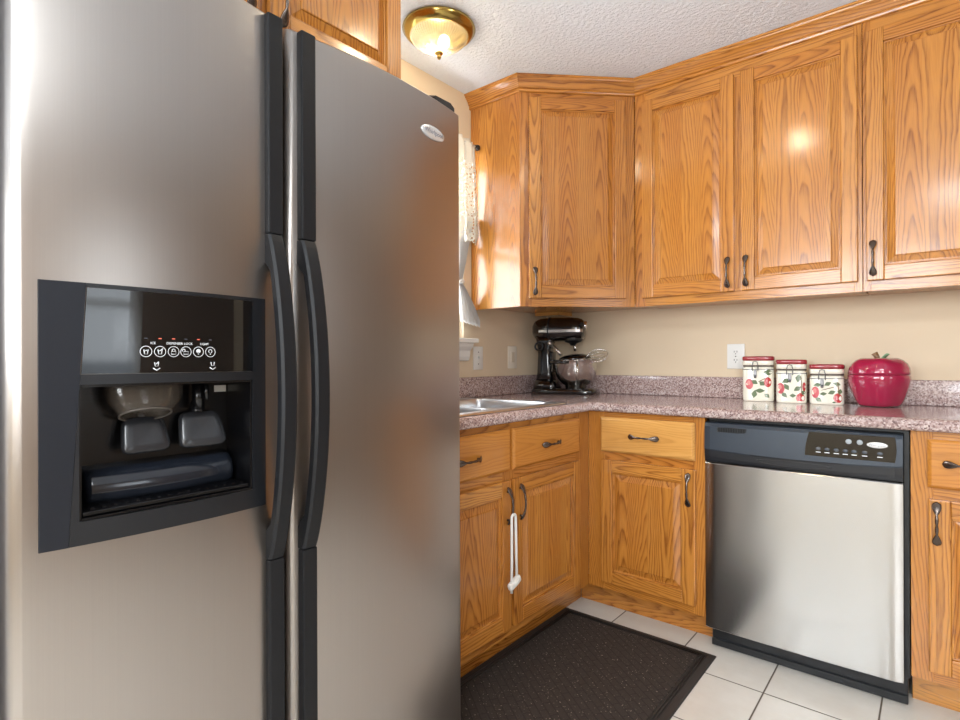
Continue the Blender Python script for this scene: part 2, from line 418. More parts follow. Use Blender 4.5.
# ================================================================== SETTING
WX, WY, CZ = -.606, .606, 2.41          # wall A plane, wall B plane, ceiling
XR, YF = 3.2, -4.2
def slab(name, a, b, mt):
    mb = MB(); mb.box(a, b); return struct(mb.build(name, mt))
def holed(name, axis, p0, p1, lo, hi, holes, mt):
    """wall slab between p0 and p1 on axis ('x' or 'y'), spanning lo..hi in the other axis, z 0..CZ, with rectangular holes"""
    ys = sorted({lo, hi, *[h[0] for h in holes], *[h[1] for h in holes]}); zs = sorted({0, CZ, *[h[2] for h in holes], *[h[3] for h in holes]})
    mb = MB()
    for i in range(len(ys)-1):
        for j in range(len(zs)-1):
            cy, cz = (ys[i]+ys[i+1])/2, (zs[j]+zs[j+1])/2
            if any(h[0] < cy < h[1] and h[2] < cz < h[3] for h in holes): continue
            a, b = ((p0, ys[i], zs[j]), (p1, ys[i+1], zs[j+1])) if axis == 'x' else ((ys[i], p0, zs[j]), (ys[i+1], p1, zs[j+1]))
            mb.box(a, b)
    return struct(mb.build(name, mt))
slab('floor', (WX-.12, YF-.12, -.06), (XR+.12, WY+.12, 0), FLOORM).location  # top face at z=0
fl = bpy.data.objects['floor']
me = fl.data; off = fl.location.copy()
for v in me.vertices: v.co += off            # keep the tile grid in world units
fl.location = (0, 0, 0)
slab('ceiling', (WX-.12, YF-.12, CZ), (XR+.12, WY+.12, CZ+.08), CEIL)
W1 = (-1.06, -.140, 1.205, 2.12)
holed('wall_left', 'x', WX-.12, WX, YF, WY+.12, [W1], WALLM)
holed('wall_back', 'y', WY, WY+.12, WX, XR, [], WALLM)
W3 = (-1.85, -1.17, .95, 1.95)
holed('wall_right', 'x', XR, XR+.12, YF, WY+.12, [W3], wall_mat('darkened_taupe_wall', (142, 122, 104)))  # unseen wall, toned dark so the steel and dispenser reflect a dim room
W2 = (-.2, 1.3, 1.1, 2.28); W4 = (1.9, 2.9, .85, 2.1)
holed('wall_front', 'y', YF-.12, YF, WX-.12, XR+.12, [W2, W4], WALLM)
# short wall beside the freezer side of the refrigerator
slab('wall_end', (WX, -2.17, 0), (.20, -2.045, CZ), wall_mat('pale_wall_paint', (214, 220, 232)))

def window(name, axis, p0, p1, h, out, mull=False):
    """frame, mullion bars and a pane in wall hole h; out = +1/-1 towards the outside"""
    fr = MB(); d = .035; mid = (p0+p1)/2
    def bx(y0, y1, z0, z1, q0, q1):
        a, b = ((q0, y0, z0), (q1, y1, z1)) if axis == 'x' else ((y0, q0, z0), (y1, q1, z1))
        return a, b
    y0, y1, z0, z1 = h; q0, q1 = mid-.03, mid+.03
    ym = (y0+y1)/2
    if mull: fr.box(*bx(ym-.045, ym+.045, z0+d, z1-d, q0-.002, q1+.002), r=.003)
    for r in ((y0, y0+d, z0, z1), (y1-d, y1, z0, z1), (y0+d, y1-d, z0, z0+d), (y0+d, y1-d, z1-d, z1), (y0+d, y1-d, (z0+z1)/2-.02, (z0+z1)/2+.02)):
        fr.box(*bx(*r, q0, q1), r=.003)
    o = struct(fr.build(name, TRIMW))
    g = MB(); g.box(*bx(y0+d-.004, y1-d+.004, z0+d-.004, z1-d+.004, mid-.003, mid+.003)); g.build('glass', PANE, o)
    return o
w1 = window('window_1', 'x', WX-.12, WX, W1, -1)
mb = MB(); mb.box((2.05, WY-.045, .01), (2.95, WY-.003, 2.05), r=.004); d1 = struct(mb.build('added_door', mat('added_door_dark', (78, 60, 48), .5)))  # unseen dark door, added so the refrigerator steel reflects dark brown
mb = MB(); mb.tube([(2.13, WY-.046, 1.0), (2.13, WY-.09, 1.0), (2.13, WY-.095, 1.0)], [.012, .012, .026], 16); mb.build('added_door_knob', BRASS, d1)
window('window_2', 'y', YF-.12, YF, W2, -1, True); window('fill_window', 'y', YF-.12, YF, W4, -1); window('window_3', 'x', XR, XR+.12, W3, 1)  # the right-hand front window is added, to let fill light reach the corner
# stool and moulded apron under the sink window
mb = MB(); mb.box((WX-.05, -1.13, 1.182), (WX+.055, -.088, 1.204), r=.004)
L = []
for y, k in ((-1.11, 0), (-.112, 0)):
    L.append([(WX+.001, y, 1.181), (WX+.042, y, 1.181), (WX+.038, y, 1.165), (WX+.020, y, 1.145), (WX+.016, y, 1.115), (WX+.010, y, 1.098), (WX+.001, y, 1.095)])
mb.loops(L, smooth=False); mb.build('sill', TRIMW, w1)

# crown moulding along the tops of the corner and wall cabinets
DX, DY = -.307, -.082; EX, EY = .082, .307
UZ, UT = 1.347, 2.348
def crown():
    prof = [(0, 2.343), (.006, 2.343), (.010, 2.346), (.012, 2.352), (.010, 2.358), (.014, 2.360), (.017, 2.366), (.024, 2.378), (.033, 2.388), (.040, 2.394), (.042, 2.399), (.046, 2.401), (.047, CZ-.001), (0, CZ-.001)]
    path = [Vector((WX, DY)), Vector((DX, DY)), Vector((EX, EY)), Vector((1.88, EY))]
    s = math.sqrt(.5); nor = [Vector((0, -1)), Vector((s, -s)), Vector((0, -1))]
    mb = MB()
    for k in range(3):                                   # one mitred length per run, each with its own grain
        a, b = path[k], path[k+1]
        def off(i, o):
            if i == 0: return path[0]+nor[0]*o
            if i == 3: return path[3]+nor[2]*o
            n1, n2 = nor[i-1], nor[i]; m = (n1+n2); m /= (1+n1.dot(n2)); return path[i]+m*o
        L = []
        for i in (k, k+1): L.append([(*off(i, o), z) for o, z in prof])
        t = (b-a).normalized(); sd = 900.044+k*.88
        mb.loops(L, smooth=False, wood=lambda p, t=t, sd=sd: (p[0]*t.x+p[1]*t.y+sd, sd+p[2]*1.0-2.37, 0.0))
    return struct(mb.build('trim_1', OAK))
crown()

# ================================================================== BASE CABINETS
FB = .110; DT, DB = .853, .705; RT, RB = .671, .146     # face-frame bottom, drawer top/bottom, door top/bottom
MA = frame((0, 0, 0), (0, 1, 0), (0, 0, 1), (1, 0, 0))  # wall A fronts: u=y, v=z, n=x
MBk = frame((0, 0, 0), (1, 0, 0), (0, 0, 1), (0, -1, 0)) # wall B fronts: u=x, v=z, n=-y
def plank_wood(mb, a, b, ax):
    c = [(x+y)/2 for x, y in zip(a, b)]; mb.box(a, b, wood=wood(ax, c), r=.0006, seg=1)

# sink base (wall A), runs into the blind corner
t = thing('base_cabinet', 'oak sink base cabinet beside the refrigerator, two doors below two false drawers', 'cabinet', (-.3, -.55, 0))
mb = MB(); mb.box((WX+.002, -1.085, FB), (-.02, -1.07, .875)); mb.box((WX+.002, .02, FB), (-.02, .035, .875)); mb.box((WX+.002, -1.07, FB), (-.02, .02, FB+.015)); mb.box((WX+.002, -1.07, FB+.015), (WX+.012, .02, .875))
mb.build('carcass', DARKWOOD, t)
face_frame(t, MA, [(-.112, 0, FB, .875, 'v'), (-1.085, -1.06, FB, .875, 'v'), (-.625, -.555, FB+.03, .845, 'v'), (-1.06, -.112, .845, .875, 'u'), (-1.06, -.112, FB, FB+.05, 'u'), (-1.06, -.625, .66, .715, 'u'), (-.555, -.112, .66, .715, 'u')])
drawer(t, MA, -.5805, -.106, DB, DT, .0005, OAKP, (-.336, .773)); drawer(t, MA, -1.072, -.5975, DB, DT, .0005, OAKP, (-.835, .773))
raised_door(t, MA, -.5805, -.106, RB, RT, .0005, (-.545, .585)); raised_door(t, MA, -1.072, -.598, RB, RT, .0005, (-.622, .585))
mb = MB(); plank_wood(mb, (-.106, -1.085, 0), (-.087, .087, FB-.001), 1); mb.build('toe_kick', OAK, t)

# drawer base in the corner (wall B)
t = thing('base_cabinet', 'narrow oak base cabinet in the corner left of the dishwasher, one drawer over one door', 'cabinet', (.25, .3, 0))
mb = MB(); mb.box((.003, .02, FB), (.018, WY-.002, .875)); mb.box((.483, .02, FB), (.498, WY-.002, .875)); mb.box((.018, .02, FB), (.483, WY-.002, FB+.015)); mb.box((.018, WY-.012, FB+.015), (.483, WY-.002, .875))
mb.build('carcass', DARKWOOD, t)
face_frame(t, MBk, [(.0005, .078, FB, .875, 'v'), (.455, .499, FB, .875, 'v'), (.078, .455, .845, .875, 'u'), (.078, .455, FB, FB+.05, 'u'), (.078, .455, .66, .715, 'u')])
drawer(t, MBk, .0645, .464, DB, DT, .0005, OAKL, (.262, .779))
raised_door(t, MBk, .068, .4665, RB, RT, .0005, (.4425, .593))
mb = MB(); plank_wood(mb, (-.086, .087, 0), (.5005, .106, FB-.001), 0); mb.build('toe_kick', OAK, t)

# base cabinet right of the dishwasher
t = thing('base_cabinet', 'oak base cabinet right of the dishwasher, cut off by the frame edge', 'cabinet', (1.4, .3, 0))
mb = MB(); mb.box((1.125, .02, FB), (1.14, WY-.002, .875)); mb.box((1.735, .02, FB), (1.75, WY-.002, .875)); mb.box((1.14, .02, FB), (1.735, WY-.002, FB+.015)); mb.box((1.14, WY-.012, FB+.015), (1.735, WY-.002, .875))
mb.build('carcass', DARKWOOD, t)
face_frame(t, MBk, [(1.1205, 1.175, FB, .875, 'v'), (1.715, 1.75, FB, .875, 'v'), (1.175, 1.715, .845, .875, 'u'), (1.175, 1.715, FB, FB+.05, 'u'), (1.175, 1.715, .66, .715, 'u')])
drawer(t, MBk, 1.1615, 1.725, DB, DT, .0005, OAKP, (1.262, .782))
raised_door(t, MBk, 1.164, 1.725, RB, RT, .0005, (1.183, .60))
mb = MB(); plank_wood(mb, (1.1205, .087, 0), (1.75, .106, FB-.001), 0); plank_wood(mb, (1.1205, .107, 0), (1.135, .6, FB-.001), 1); mb.build('toe_kick', OAK, t)

# ================================================================== UPPER CABINETS
MU = frame((0, EY, 0), (1, 0, 0), (0, 0, 1), (0, -1, 0))
s2 = math.sqrt(.5)
MD = frame((DX, DY, 0), (s2, s2, 0), (0, 0, 1), (s2, -s2, 0)); DL = .5501
t = thing('corner_cabinet', 'oak corner wall cabinet with one diagonal door, above the stand mixer', 'cabinet', (-.35, .25, UZ))
mb = MB(); ft = [(WX+.002, WY-.002), (WX+.002, DY+.02), (DX-.015, DY+.02), (EX-.02, EY+.012), (EX-.02, WY-.002)]
mb.loops([[(*p, UZ+.018) for p in ft], [(*p, UT-.004) for p in ft]], smooth=False, wood=wood(0, (0, 0, 0), True)); mb.build('carcass', OAK, t)
mb = MB(); mb.box((WX+.001, DY, UZ), (DX-.0005, DY+.018, UT), r=.0008, seg=1, wood=wood(2, (-.45, 0, 1.8), True)); mb.build('side_panel', OAK, t)
face_frame(t, MD, [(.0, .055, UZ, UT, 'v'), (DL-.06, DL, UZ, UT, 'v'), (.055, DL-.06, UZ, UZ+.055, 'u'), (.055, DL-.06, UT-.045, UT, 'u')])
raised_door(t, MD, .042, .503, 1.3855, 2.316, .0005, (.067, 1.463), stile=.055)
mb = MB(); mb.box((-.575, .44, UZ-.001), (-.42, .585, UZ+.0175), wood=wood(0, (-.4, .4, UZ))); mb.build('mounting_block', OAKL, t)

def wall_cab(label, u0, u1, doors):
    t = thing('wall_cabinet', label, 'cabinet', ((u0+u1)/2, .45, UZ))
    mb = MB(); mb.box((u0+.002, EY+.019, UZ+.012), (u1-.002, WY-.002, UT-.002), wood=wood(0, ((u0+u1)/2, .4, 1.8), True)); mb.build('carcass', OAK, t)
    a = doors[0][0]; e = doors[-1][1]
    fb = [(u0+.0005, a+.012, UZ, UT, 'v'), (e-.012, u1-.0005, UZ, UT, 'v'), (a+.012, e-.012, UZ, UZ+.05, 'u'), (a+.012, e-.012, UT-.06, UT, 'u'), (doors[0][1]-.012, doors[1][0]+.012, UZ+.05, UT-.06, 'v')]
    face_frame(t, MU, fb)
    for d in doors: raised_door(t, MU, d[0], d[1], 1.3845, 2.2995, .0005, (d[2], 1.465))
wall_cab('oak double-door wall cabinet above the red-lidded canisters', .084, .9735, [(.1247, .5282, .5045), (.5562, .960, .576)])
wall_cab('oak wall cabinet above the red apple jar, its right part outside the frame', .9745, 1.87, [(.9867, 1.405, 1.0065), (1.433, 1.85, 1.828)])
# cabinet over the refrigerator
CY0, CY1 = -2.035, -1.0885; MC = frame((-.017, 0, 0), (0, 1, 0), (0, 0, 1), (1, 0, 0))
t = thing('wall_cabinet', 'oak cabinet mounted above the steel refrigerator', 'cabinet', (-.3, -1.55, 1.83))
mb = MB(); mb.box((WX+.002, CY0, 1.84), (-.037, CY1, CZ-.003), wood=wood(2, (-.3, -1.5, 2.1), True)); mb.build('carcass', OAK, t)
face_frame(t, MC, [(CY0, CY0+.05, 1.83, CZ-.003, 'v'), (CY1-.045, CY1, 1.83, CZ-.003, 'v'), (-1.545, -1.49, 1.83, CZ-.003, 'v'), (CY0+.05, -1.545, 1.83, 1.89, 'u'), (CY0+.05, -1.545, 2.33, CZ-.003, 'u'), (-1.49, CY1-.045, 1.83, 1.89, 'u'), (-1.49, CY1-.045, 2.33, CZ-.003, 'u')])
raised_door(t, MC, -1.506, -1.1, 1.868, 2.345, .0005, (-1.476, 1.945)); raised_door(t, MC, CY0+.012, -1.529, 1.868, 2.345, .0005, (-1.556, 1.945))

# ================================================================== COUNTERTOP + SINK
def counter():
    t = thing('countertop', 'L-shaped mauve speckled laminate countertop over the base cabinets', 'countertop', (0, 0, .876))
    zb, zt = .8762, .914; o0 = .012; mb = MB()
    HX, HY = (-.515, -.03), (-1.0, -.212); XE = 1.9; YE = -1.0855
    prof = [(-.3, zb)] if False else []
    prof = [(o0-.02, zb), (.022, zb), (.0275, zb+.003), (.030, zb+.009), (.030, zb+.020), (.0285, zb+.028), (.024, zb+.034), (.018, zt-.0008), (o0, zt)]
    L = [[Vector((o, YE, z)), Vector((o, -o, z)), Vector((XE, -o, z))] for o, z in prof]
    vs = [p for l in L for p in l]; fs = []
    for k in range(len(L)-1):
        for i in range(2): fs.append((k*3+i, k*3+i+1, (k+1)*3+i+1, (k+1)*3+i))
    mb.add(vs, fs, True)
    mb.add([L[k][0] for k in range(len(L))], [tuple(range(len(L)))]); mb.add([L[k][2] for k in range(len(L))], [tuple(range(len(L)))])
    xs = [WX+.001, HX[0], HX[1], o0]; ys = [YE, HY[0], HY[1], -o0, WY-.001]
    for z in (zt, zb):
        for i in range(3):
            for j in range(4):
                if i == 1 and j == 1: continue
                mb.add([(xs[i], ys[j], z), (xs[i+1], ys[j], z), (xs[i+1], ys[j+1], z), (xs[i], ys[j+1], z)], [(0, 1, 2, 3)])
        mb.add([(o0, -o0, z), (XE, -o0, z), (XE, WY-.001, z), (o0, WY-.001, z)], [(0, 1, 2, 3)])
    for a, b in (((HX[0], HY[0]), (HX[1], HY[0])), ((HX[1], HY[0]), (HX[1], HY[1])), ((HX[1], HY[1]), (HX[0], HY[1])), ((HX[0], HY[1]), (HX[0], HY[0]))):
        mb.add([(*a, zb), (*b, zb), (*b, zt), (*a, zt)], [(0, 1, 2, 3)])
    for a, b in (((WX+.001, YE), (o0, YE)), ((WX+.001, YE), (WX+.001, WY-.001)), ((WX+.001, WY-.001), (XE, WY-.001)), ((XE, WY-.001), (XE, -o0))):
        mb.add([(*a, zb), (*b, zb), (*b, zt), (*a, zt)], [(0, 1, 2, 3)])
    mb.build('worktop', LAM, t)
    for a, b in (((WX+.001, YE, zt+.0002), (WX+.021, WY-.0215, 1.014)), ((WX+.001, WY-.021, zt+.0002), (XE, WY-.001, 1.014))):
        mb = MB(); mb.box(a, b, r=.005, seg=3); mb.build('backsplash', LAM, t)
counter()

def sink():
    t = thing('kitchen_sink', 'stainless steel double-bowl sink set into the countertop under the window', 'sink', (-.27, -.6, .914))
    X0, X1, Y0, Y1, ym = -.535, -.008, -1.02, -.195, -.605; z = .9215
    n = 64
    def ray_rect(cx, cy, a, x0, x1, y0, y1):
        dx, dy = math.cos(a), math.sin(a); k = 1e9
        if dx > 1e-9: k = min(k, (x1-cx)/dx)
        if dx < -1e-9: k = min(k, (x0-cx)/dx)
        if dy > 1e-9: k = min(k, (y1-cy)/dy)
        if dy < -1e-9: k = min(k, (y0-cy)/dy)
        return cx+dx*k, cy+dy*k
    def sup(cx, cy, hx, hy, a, e=.22):
        c, s = math.cos(a), math.sin(a); return cx+hx*math.copysign(abs(c)**e, c), cy+hy*math.copysign(abs(s)**e, s)
    rim = MB(); bowls = []
    for (y0, y1) in ((Y0, ym), (ym, Y1)):
        bx0, bx1 = -.43, -.045; by0, by1 = y0+.045, y1-.045
        if y0 == ym: by0 = ym+.015
        else: by1 = ym-.015
        cx, cy, hx, hy = (bx0+bx1)/2, (by0+by1)/2, (bx1-bx0)/2, (by1-by0)/2
        A = [2*PI*(i+.5)/n for i in range(n)]
        ins = [sup(cx, cy, hx, hy, a) for a in A]
        ang = [math.atan2(q-cy, p-cx) for p, q in ins]
        outr = [ray_rect(cx, cy, a, X0, X1, y0, y1) for a in ang]
        rim.loops([[(*p, z) for p in outr], [(*p, z) for p in ins]], True, False, False, False)
        for k in range(n):                                # exact rectangle corners
            pass
        bm = MB()
        bm.loops([[(*sup(cx, cy, hx*s_, hy*s_, a), zz) for a in A] for s_, zz in ((1.0, z), (.985, z-.006), (.965, z-.03), (.94, z-.15), (.88, z-.172), (.5, z-.177), (.12, z-.180))], True, False, True, True)
        bowls.append(bm)
    # outer lip
    L = []
    for d, zz in ((-.0, z), (.004, z-.001), (.007, z-.006)):
        L.append([(X0-d, Y0-d, zz), (X1+d, Y0-d, zz), (X1+d, Y1+d, zz), (X0-d, Y1+d, zz)])
    rim.loops(L, True, False, False, False)
    for (cx_, cy_, a0, a1) in ():
        pass
    # corner fillers so the flat rim is complete
    rim.box((X0, Y0, z-.0012), (X0+.06, Y1, z-.0004)); rim.box((X1-.03, Y0, z-.0012), (X1, Y1, z-.0004)); rim.box((X0+.06, Y0, z-.0012), (X1-.03, Y0+.04, z-.0004)); rim.box((X0+.06, Y1-.04, z-.0012), (X1-.03, Y1, z-.0004))
    rim.build('rim', SINKST, t)
    for bm in bowls: bm.build('bowl', SINKST, t)
sink()

# ================================================================== REFRIGERATOR
def fridge():
    t = thing('refrigerator', 'large stainless steel side-by-side refrigerator with in-door ice and water dispenser', 'refrigerator', (-.2, -1.55, 0))
    Y0, YS0, YS1, Y1 = -2.018, -1.603, -1.591, -1.087; ZT, ZB = 1.748, .095; XB = .135
    def xl(y): return .236-.020*((y+1.81)/.207)**2
    def xr(y): return .236-.024*((y+1.339)/.252)**2
    mb = MB(); mb.box((-.56, Y0+.012, .03), (XB-.012, Y1-.012, 1.735), r=.004); mb.build('cabinet_body', mat('fridge_side_grey', (120, 120, 122), .45), t)
    mb = MB(); mb.box((-.5, Y0+.03, 0), (.10, Y1-.03, .0295)); mb.box((.10, Y0+.02, .012), (.15, Y1-.02, .088), r=.004); mb.build('toe_grille', BLACK, t)
    mb = MB(); mb.box((XB-.0115, Y0+.02, .1), (XB+.0005, Y1-.02, 1.74)); mb.build('gasket', DARK, t)
    def door(name, fx, ya, yb, ra, rb, hole=None):
        ys = [ya+(yb-ya)*i/40 for i in range(41)]
        ys += [ya+.002, ya+.006, ya+.012, ya+.02, yb-.002, yb-.006, yb-.012] + (list(hole[:2]) if hole else [])
        ys = sorted(set(ys)); zs = sorted({ZB, ZT, ZB+.004, ZT-.004, *(hole[2:] if hole else [])})
        def X(y, z):
            x = fx(y)
            for e, r in ((y-ya, ra), (yb-y, rb)):
                if e < r: x -= r-math.sqrt(max(0, r*r-(r-e)**2))
            if z in (ZB, ZT): x -= .004
            return x
        mb = MB(); idx = {}; V = []; Fc = []
        for j, z in enumerate(zs):
            for i, y in enumerate(ys): idx[i, j] = len(V); V.append((X(y, z), y, z))
        back = {}
        for j, z in enumerate(zs):
            for i, y in enumerate(ys): back[i, j] = len(V); V.append((XB+.001, y, z))
        inh = lambda i, j: hole and hole[0]-1e-9 <= ys[i] and ys[i+1] <= hole[1]+1e-9 and hole[2]-1e-9 <= zs[j] and zs[j+1] <= hole[3]+1e-9
        ni, nj = len(ys)-1, len(zs)-1
        for i in range(ni):
            for j in range(nj):
                if inh(i, j): continue
                Fc.append((idx[i, j], idx[i+1, j], idx[i+1, j+1], idx[i, j+1])); Fc.append((back[i, j], back[i, j+1], back[i+1, j+1], back[i+1, j]))
                for (a, b, nb) in (((i, j), (i+1, j), (i, j-1)), ((i+1, j), (i+1, j+1), (i+1, j)), ((i+1, j+1), (i, j+1), (i, j+1)), ((i, j+1), (i, j), (i-1, j))):
                    if not (0 <= nb[0] < ni and 0 <= nb[1] < nj) or inh(*nb): Fc.append((idx[a], idx[b], back[b], back[a]))
        mb.add(V, Fc, True); o = mb.build(name, STEELF, t)
        mod = o.modifiers.new('edges', 'EDGE_SPLIT'); mod.split_angle = math.radians(35)
        return o
    fd = door('fridge_door', xr, YS1, Y1, .012, .004)
    zd = door('freezer_door', xl, Y0, YS0, .024, .008, (-1.936, -1.672, .866, 1.064))
    # handles: flat trim above and below, bowed grip between
    def grip(parent, ya, yb, fx):
        x0 = fx((ya+yb)/2)-.003
        mb = MB(); mb.box((x0, ya, ZB+.002), (x0+.019, yb, .7285), r=.003, seg=2); mb.build('handle_trim', BLACKT, parent)
        mb = MB(); mb.box((x0, ya, 1.3345), (x0+.019, yb, ZT-.004), r=.003, seg=2); mb.build('handle_trim', BLACKT, parent)
        mb = MB(); L = []; N = 44; z0, z1 = .730, 1.333
        for i in range(N+1):
            f = i/N; z = z0+(z1-z0)*f; s_ = abs(2*f-1)
            o = .019+.047*(1-s_**2.0)**.85; e = min(f, 1-f)*(z1-z0)
            inn = -.001 if e < .052 else min(o-.018, (e-.052)*3.0)
            if e < .0521: inn = .0
            c = .0045
            L.append([(x0+inn, ya, z), (x0+o-c, ya, z), (x0+o, ya+c, z), (x0+o, yb-c, z), (x0+o-c, yb, z), (x0+inn, yb, z)])
        mb.loops(L, smooth=False); mb.build('handle', BLACKT, parent)
    grip(zd, -1.6435, -1.6125, xl); grip(fd, -1.572, -1.5395, xr)
    # badge on the fridge door
    yc, zc = -1.205, 1.657; xb = xr(yc)
    MBg = frame((xb-.0005, yc, zc), (-.0865, .9962, 0), (0, 0, 1), (.9962, .0865, 0))
    mb = MB(); mb.loops([[(.043*s_*math.cos(2*PI*i/40), .0165*s_*math.sin(2*PI*i/40), n) for i in range(40)] for s_, n in ((1, 0), (1, .003), (.95, .0045), (.6, .005), (.01, .0052))], M=MBg)
    bd = mb.build('badge', mat('badge_silver', (214, 216, 218), .25, .4), fd)
    text('badge_lettering', 'Whirlpool', .0165, MBg, (0, -.0045, .0053), mat('badge_ink', (90, 96, 110), .4), bd)
    # hinge cover on top
    mb = MB(); L = []
    for y, s_ in ((-1.175, .75), (-1.168, 1), (-1.112, 1), (-1.098, .6)): L.append([(.07, y, 1.7355), (.205, y, 1.7355+.014), (.205, y, 1.7355+.014+.022*s_), (.18, y, 1.7355+.044*s_), (.10, y, 1.7355+.044*s_), (.07, y, 1.7355+.02*s_)])
    mb.loops(L, smooth=False); mb.build('hinge_cover', BLACK, t)

    # ---- dispenser
    def strip(mb, y0, y1, z0, z1, o0, o1, n=14, edge=None, mi=0, r=.0):
        """slab following the door curve; edge(z)->y lets one vertical edge curve"""
        L = []; zs = [z0+(z1-z0)*k/10 for k in range(11)]
        V = []; Fc = []; ny = n+1
        for o in (o0, o1):
            for z in zs:
                ya = edge[0](z) if edge and edge[0] else y0; yb = edge[1](z) if edge and edge[1] else y1
                for i in range(ny):
                    y = ya+(yb-ya)*i/n; V.append((xl(y)+o, y, z))
        S = ny*len(zs)
        for j in range(10):
            for i in range(n):
                a = j*ny+i; Fc.append((a, a+1, a+ny+1, a+ny)); Fc.append((S+a, S+a+ny, S+a+ny+1, S+a+1))
        for i in range(n):
            for a in (i, 10*ny+i): Fc.append((a, a+1, S+a+1, S+a))
        for j in range(10):
            for a in (j*ny, j*ny+n): Fc.append((a, a+ny, S+a+ny, S+a))
        mb.add(V, Fc, False, mi)
    d0, d1, e0, e1 = -1.981, -1.6455, .832, 1.212
    curve = lambda z: -1.948+.022*((z-.832)/.38)+.0*z
    mb = MB(); strip(mb, d0, 0, e0, e1, -.002, .0045, edge=(None, lambda z: curve(z)-.0005))
    bz = mb.build('dispenser_bezel', NAVY, zd)
    mb = MB(); strip(mb, 0, -1.672, e0, .866, -.002, .004, edge=(curve, None)); strip(mb, -1.672, d1, e0, e1, -.002, .004)
    strip(mb, 0, -1.9355, .866, 1.064, -.002, .004, 4, edge=(curve, None)); strip(mb, 0, -1.672, 1.064, 1.079, -.002, .004, edge=(curve, None))
    strip(mb, 0, -1.672, 1.206, e1, -.002, .004, edge=(curve, None))
    mb.build('surround', BLACK, bz)
    mb = MB(); strip(mb, 0, -1.6725, 1.0795, 1.2055, -.002, .0035, edge=(lambda z: curve(z)+.001, lambda z: -1.6725))
    cp = mb.build('control_panel', GLASSBLK, bz)
    # recess
    mb = MB(); R0, R1, Q0, Q1 = -1.936, -1.672, .866, 1.064; xb = .1375
    for a, b in (((xb, R0, Q0), (xb+.003, R1, Q1)),): mb.box(a, b)
    xf = .222
    mb.box((xb, R0+.0002, Q0+.0002), (xl(R0)+.001, R0+.004, Q1-.0002)); mb.box((xb, R1-.004, Q0+.0002), (xl(R1)+.001, R1-.0002, Q1-.0002))
    mb.box((xb, R0+.004, Q1-.004), (xl(R0)+.003, R1-.004, Q1-.0002)); mb.box((xb, R0+.004, Q0+.0002), (xl(R0)+.003, R1-.004, Q0+.004))
    rc = mb.build('recess', RECESS, bz)
    # drip tray with a curved apron behind it
    mb = MB(); mb.box((.17, R0+.006, Q0+.0045), (.2275, R1-.006, Q0+.012), r=.002, seg=2)
    for k in range(16): y = R0+.018+k*.0152; mb.box((.176, y, Q0+.0115), (.220, y+.004, Q0+.0145))
    mb.build('drip_tray', RECESS, rc)
    mb = MB(); L = []
    for k in range(25):
        f = k/24; y = -1.912+f*.228; bow = .012*math.sin(PI*f)
        L.append([(.1405, y, .874), (.172+bow, y, .874), (.180+bow, y, .885), (.181+bow, y, .90), (.176+bow, y, .914), (.164+bow*.8, y, .926), (.1405, y, .932)])
    mb.loops(L, smooth=True); mb.build('splash_guard', mat('dark_guard', (28, 32, 40), .16, coat=.4), rc)
    # ice chute: clear smoky funnel
    mb = MB(); L = []
    for k in range(2):
        pass
    def ell(cx, cy, cz, rx, ry, tilt, n=28): return [(cx+rx*math.cos(2*PI*i/n), cy+ry*math.sin(2*PI*i/n), cz+tilt*math.cos(2*PI*i/n)) for i in range(n)]
    smoke = mat('smoky_chute', (92, 84, 76), .15, coat=.6); smoke.node_tree.nodes['Principled BSDF'].inputs['Alpha'].default_value = .42
    mb.loops([ell(.172, -1.828, 1.0598, .030, .060, 0), ell(.176, -1.829, 1.035, .030, .056, .002), ell(.182, -1.831, 1.014, .026, .040, .012), ell(.183, -1.831, 1.010, .024, .037, .012), ell(.180, -1.829, 1.030, .024, .050, .004), ell(.174, -1.828, 1.0594, .026, .056, 0)], True, False, False, True)
    ch = mb.build('ice_chute', smoke, rc)
    mb = MB(); mb.tube([(.183+.0255*math.cos(2*PI*i/28), -1.831+.0385*math.sin(2*PI*i/28), 1.0105+.012*math.cos(2*PI*i/28)) for i in range(28)], .0013, 6, closed=True); mb.build('rim', mat('pale_rim', (96, 90, 84), .3), ch)
    def paddle(name, cy, cz, w, h, tw):
        mb = MB(); L = []
        MP = frame((.165, cy, cz), (-.15*tw, 1, 0), (.36, 0, -.93), (.93, .15, .36))
        for s_, n in ((.94, -.004), (1, -.001), (1, .004), (.90, .008), (.5, .0065), (.05, .006)):
            ring = []
            for i in range(40):
                a = 2*PI*i/40; c, sn = math.cos(a), math.sin(a)
                x, y = math.copysign(abs(c)**.35, c), math.copysign(abs(sn)**.35, sn)
                ring.append((w/2*s_*x*(1+.10*y), h/2*s_*y, n))
            L.append(ring)
        mb.loops(L, M=MP)
        mb.tube([(0, -h*.45, 0), (0, -h*.8, -.01)], .008, 8, M=MP)
        return mb.build(name, PADDLE, rc)
    paddle('ice_paddle', -1.827, .975, .070, .062, .3); paddle('water_paddle', -1.735, .976, .074, .066, -.4)
    mb = MB(); mb.tube([(.17, -1.742, 1.0595), (.172, -1.742, 1.012)], .010, 12); mb.tube([(.186, -1.735, 1.0595), (.188, -1.735, 1.030)], .004, 8)
    mb.build('water_spout', RECESS, rc)
    mb = MB(); mb.box((.1406, -1.70, 1.040), (.1412, -1.678, 1.052)); mb.build('sticker', mat('pale_sticker', (196, 192, 184), .5), rc)
    # printed controls on the panel
    def panel_frame(y): 
        sl = -2*.020*(y+1.81)/.207**2; u = Vector((sl, 1, 0)).normalized(); return u, Vector((1, -sl, 0)).normalized()
    def PF(y, z, o=.0036):
        u, n = panel_frame(y); return frame((xl(y)+o, y, z), u, (0, 0, 1), n)
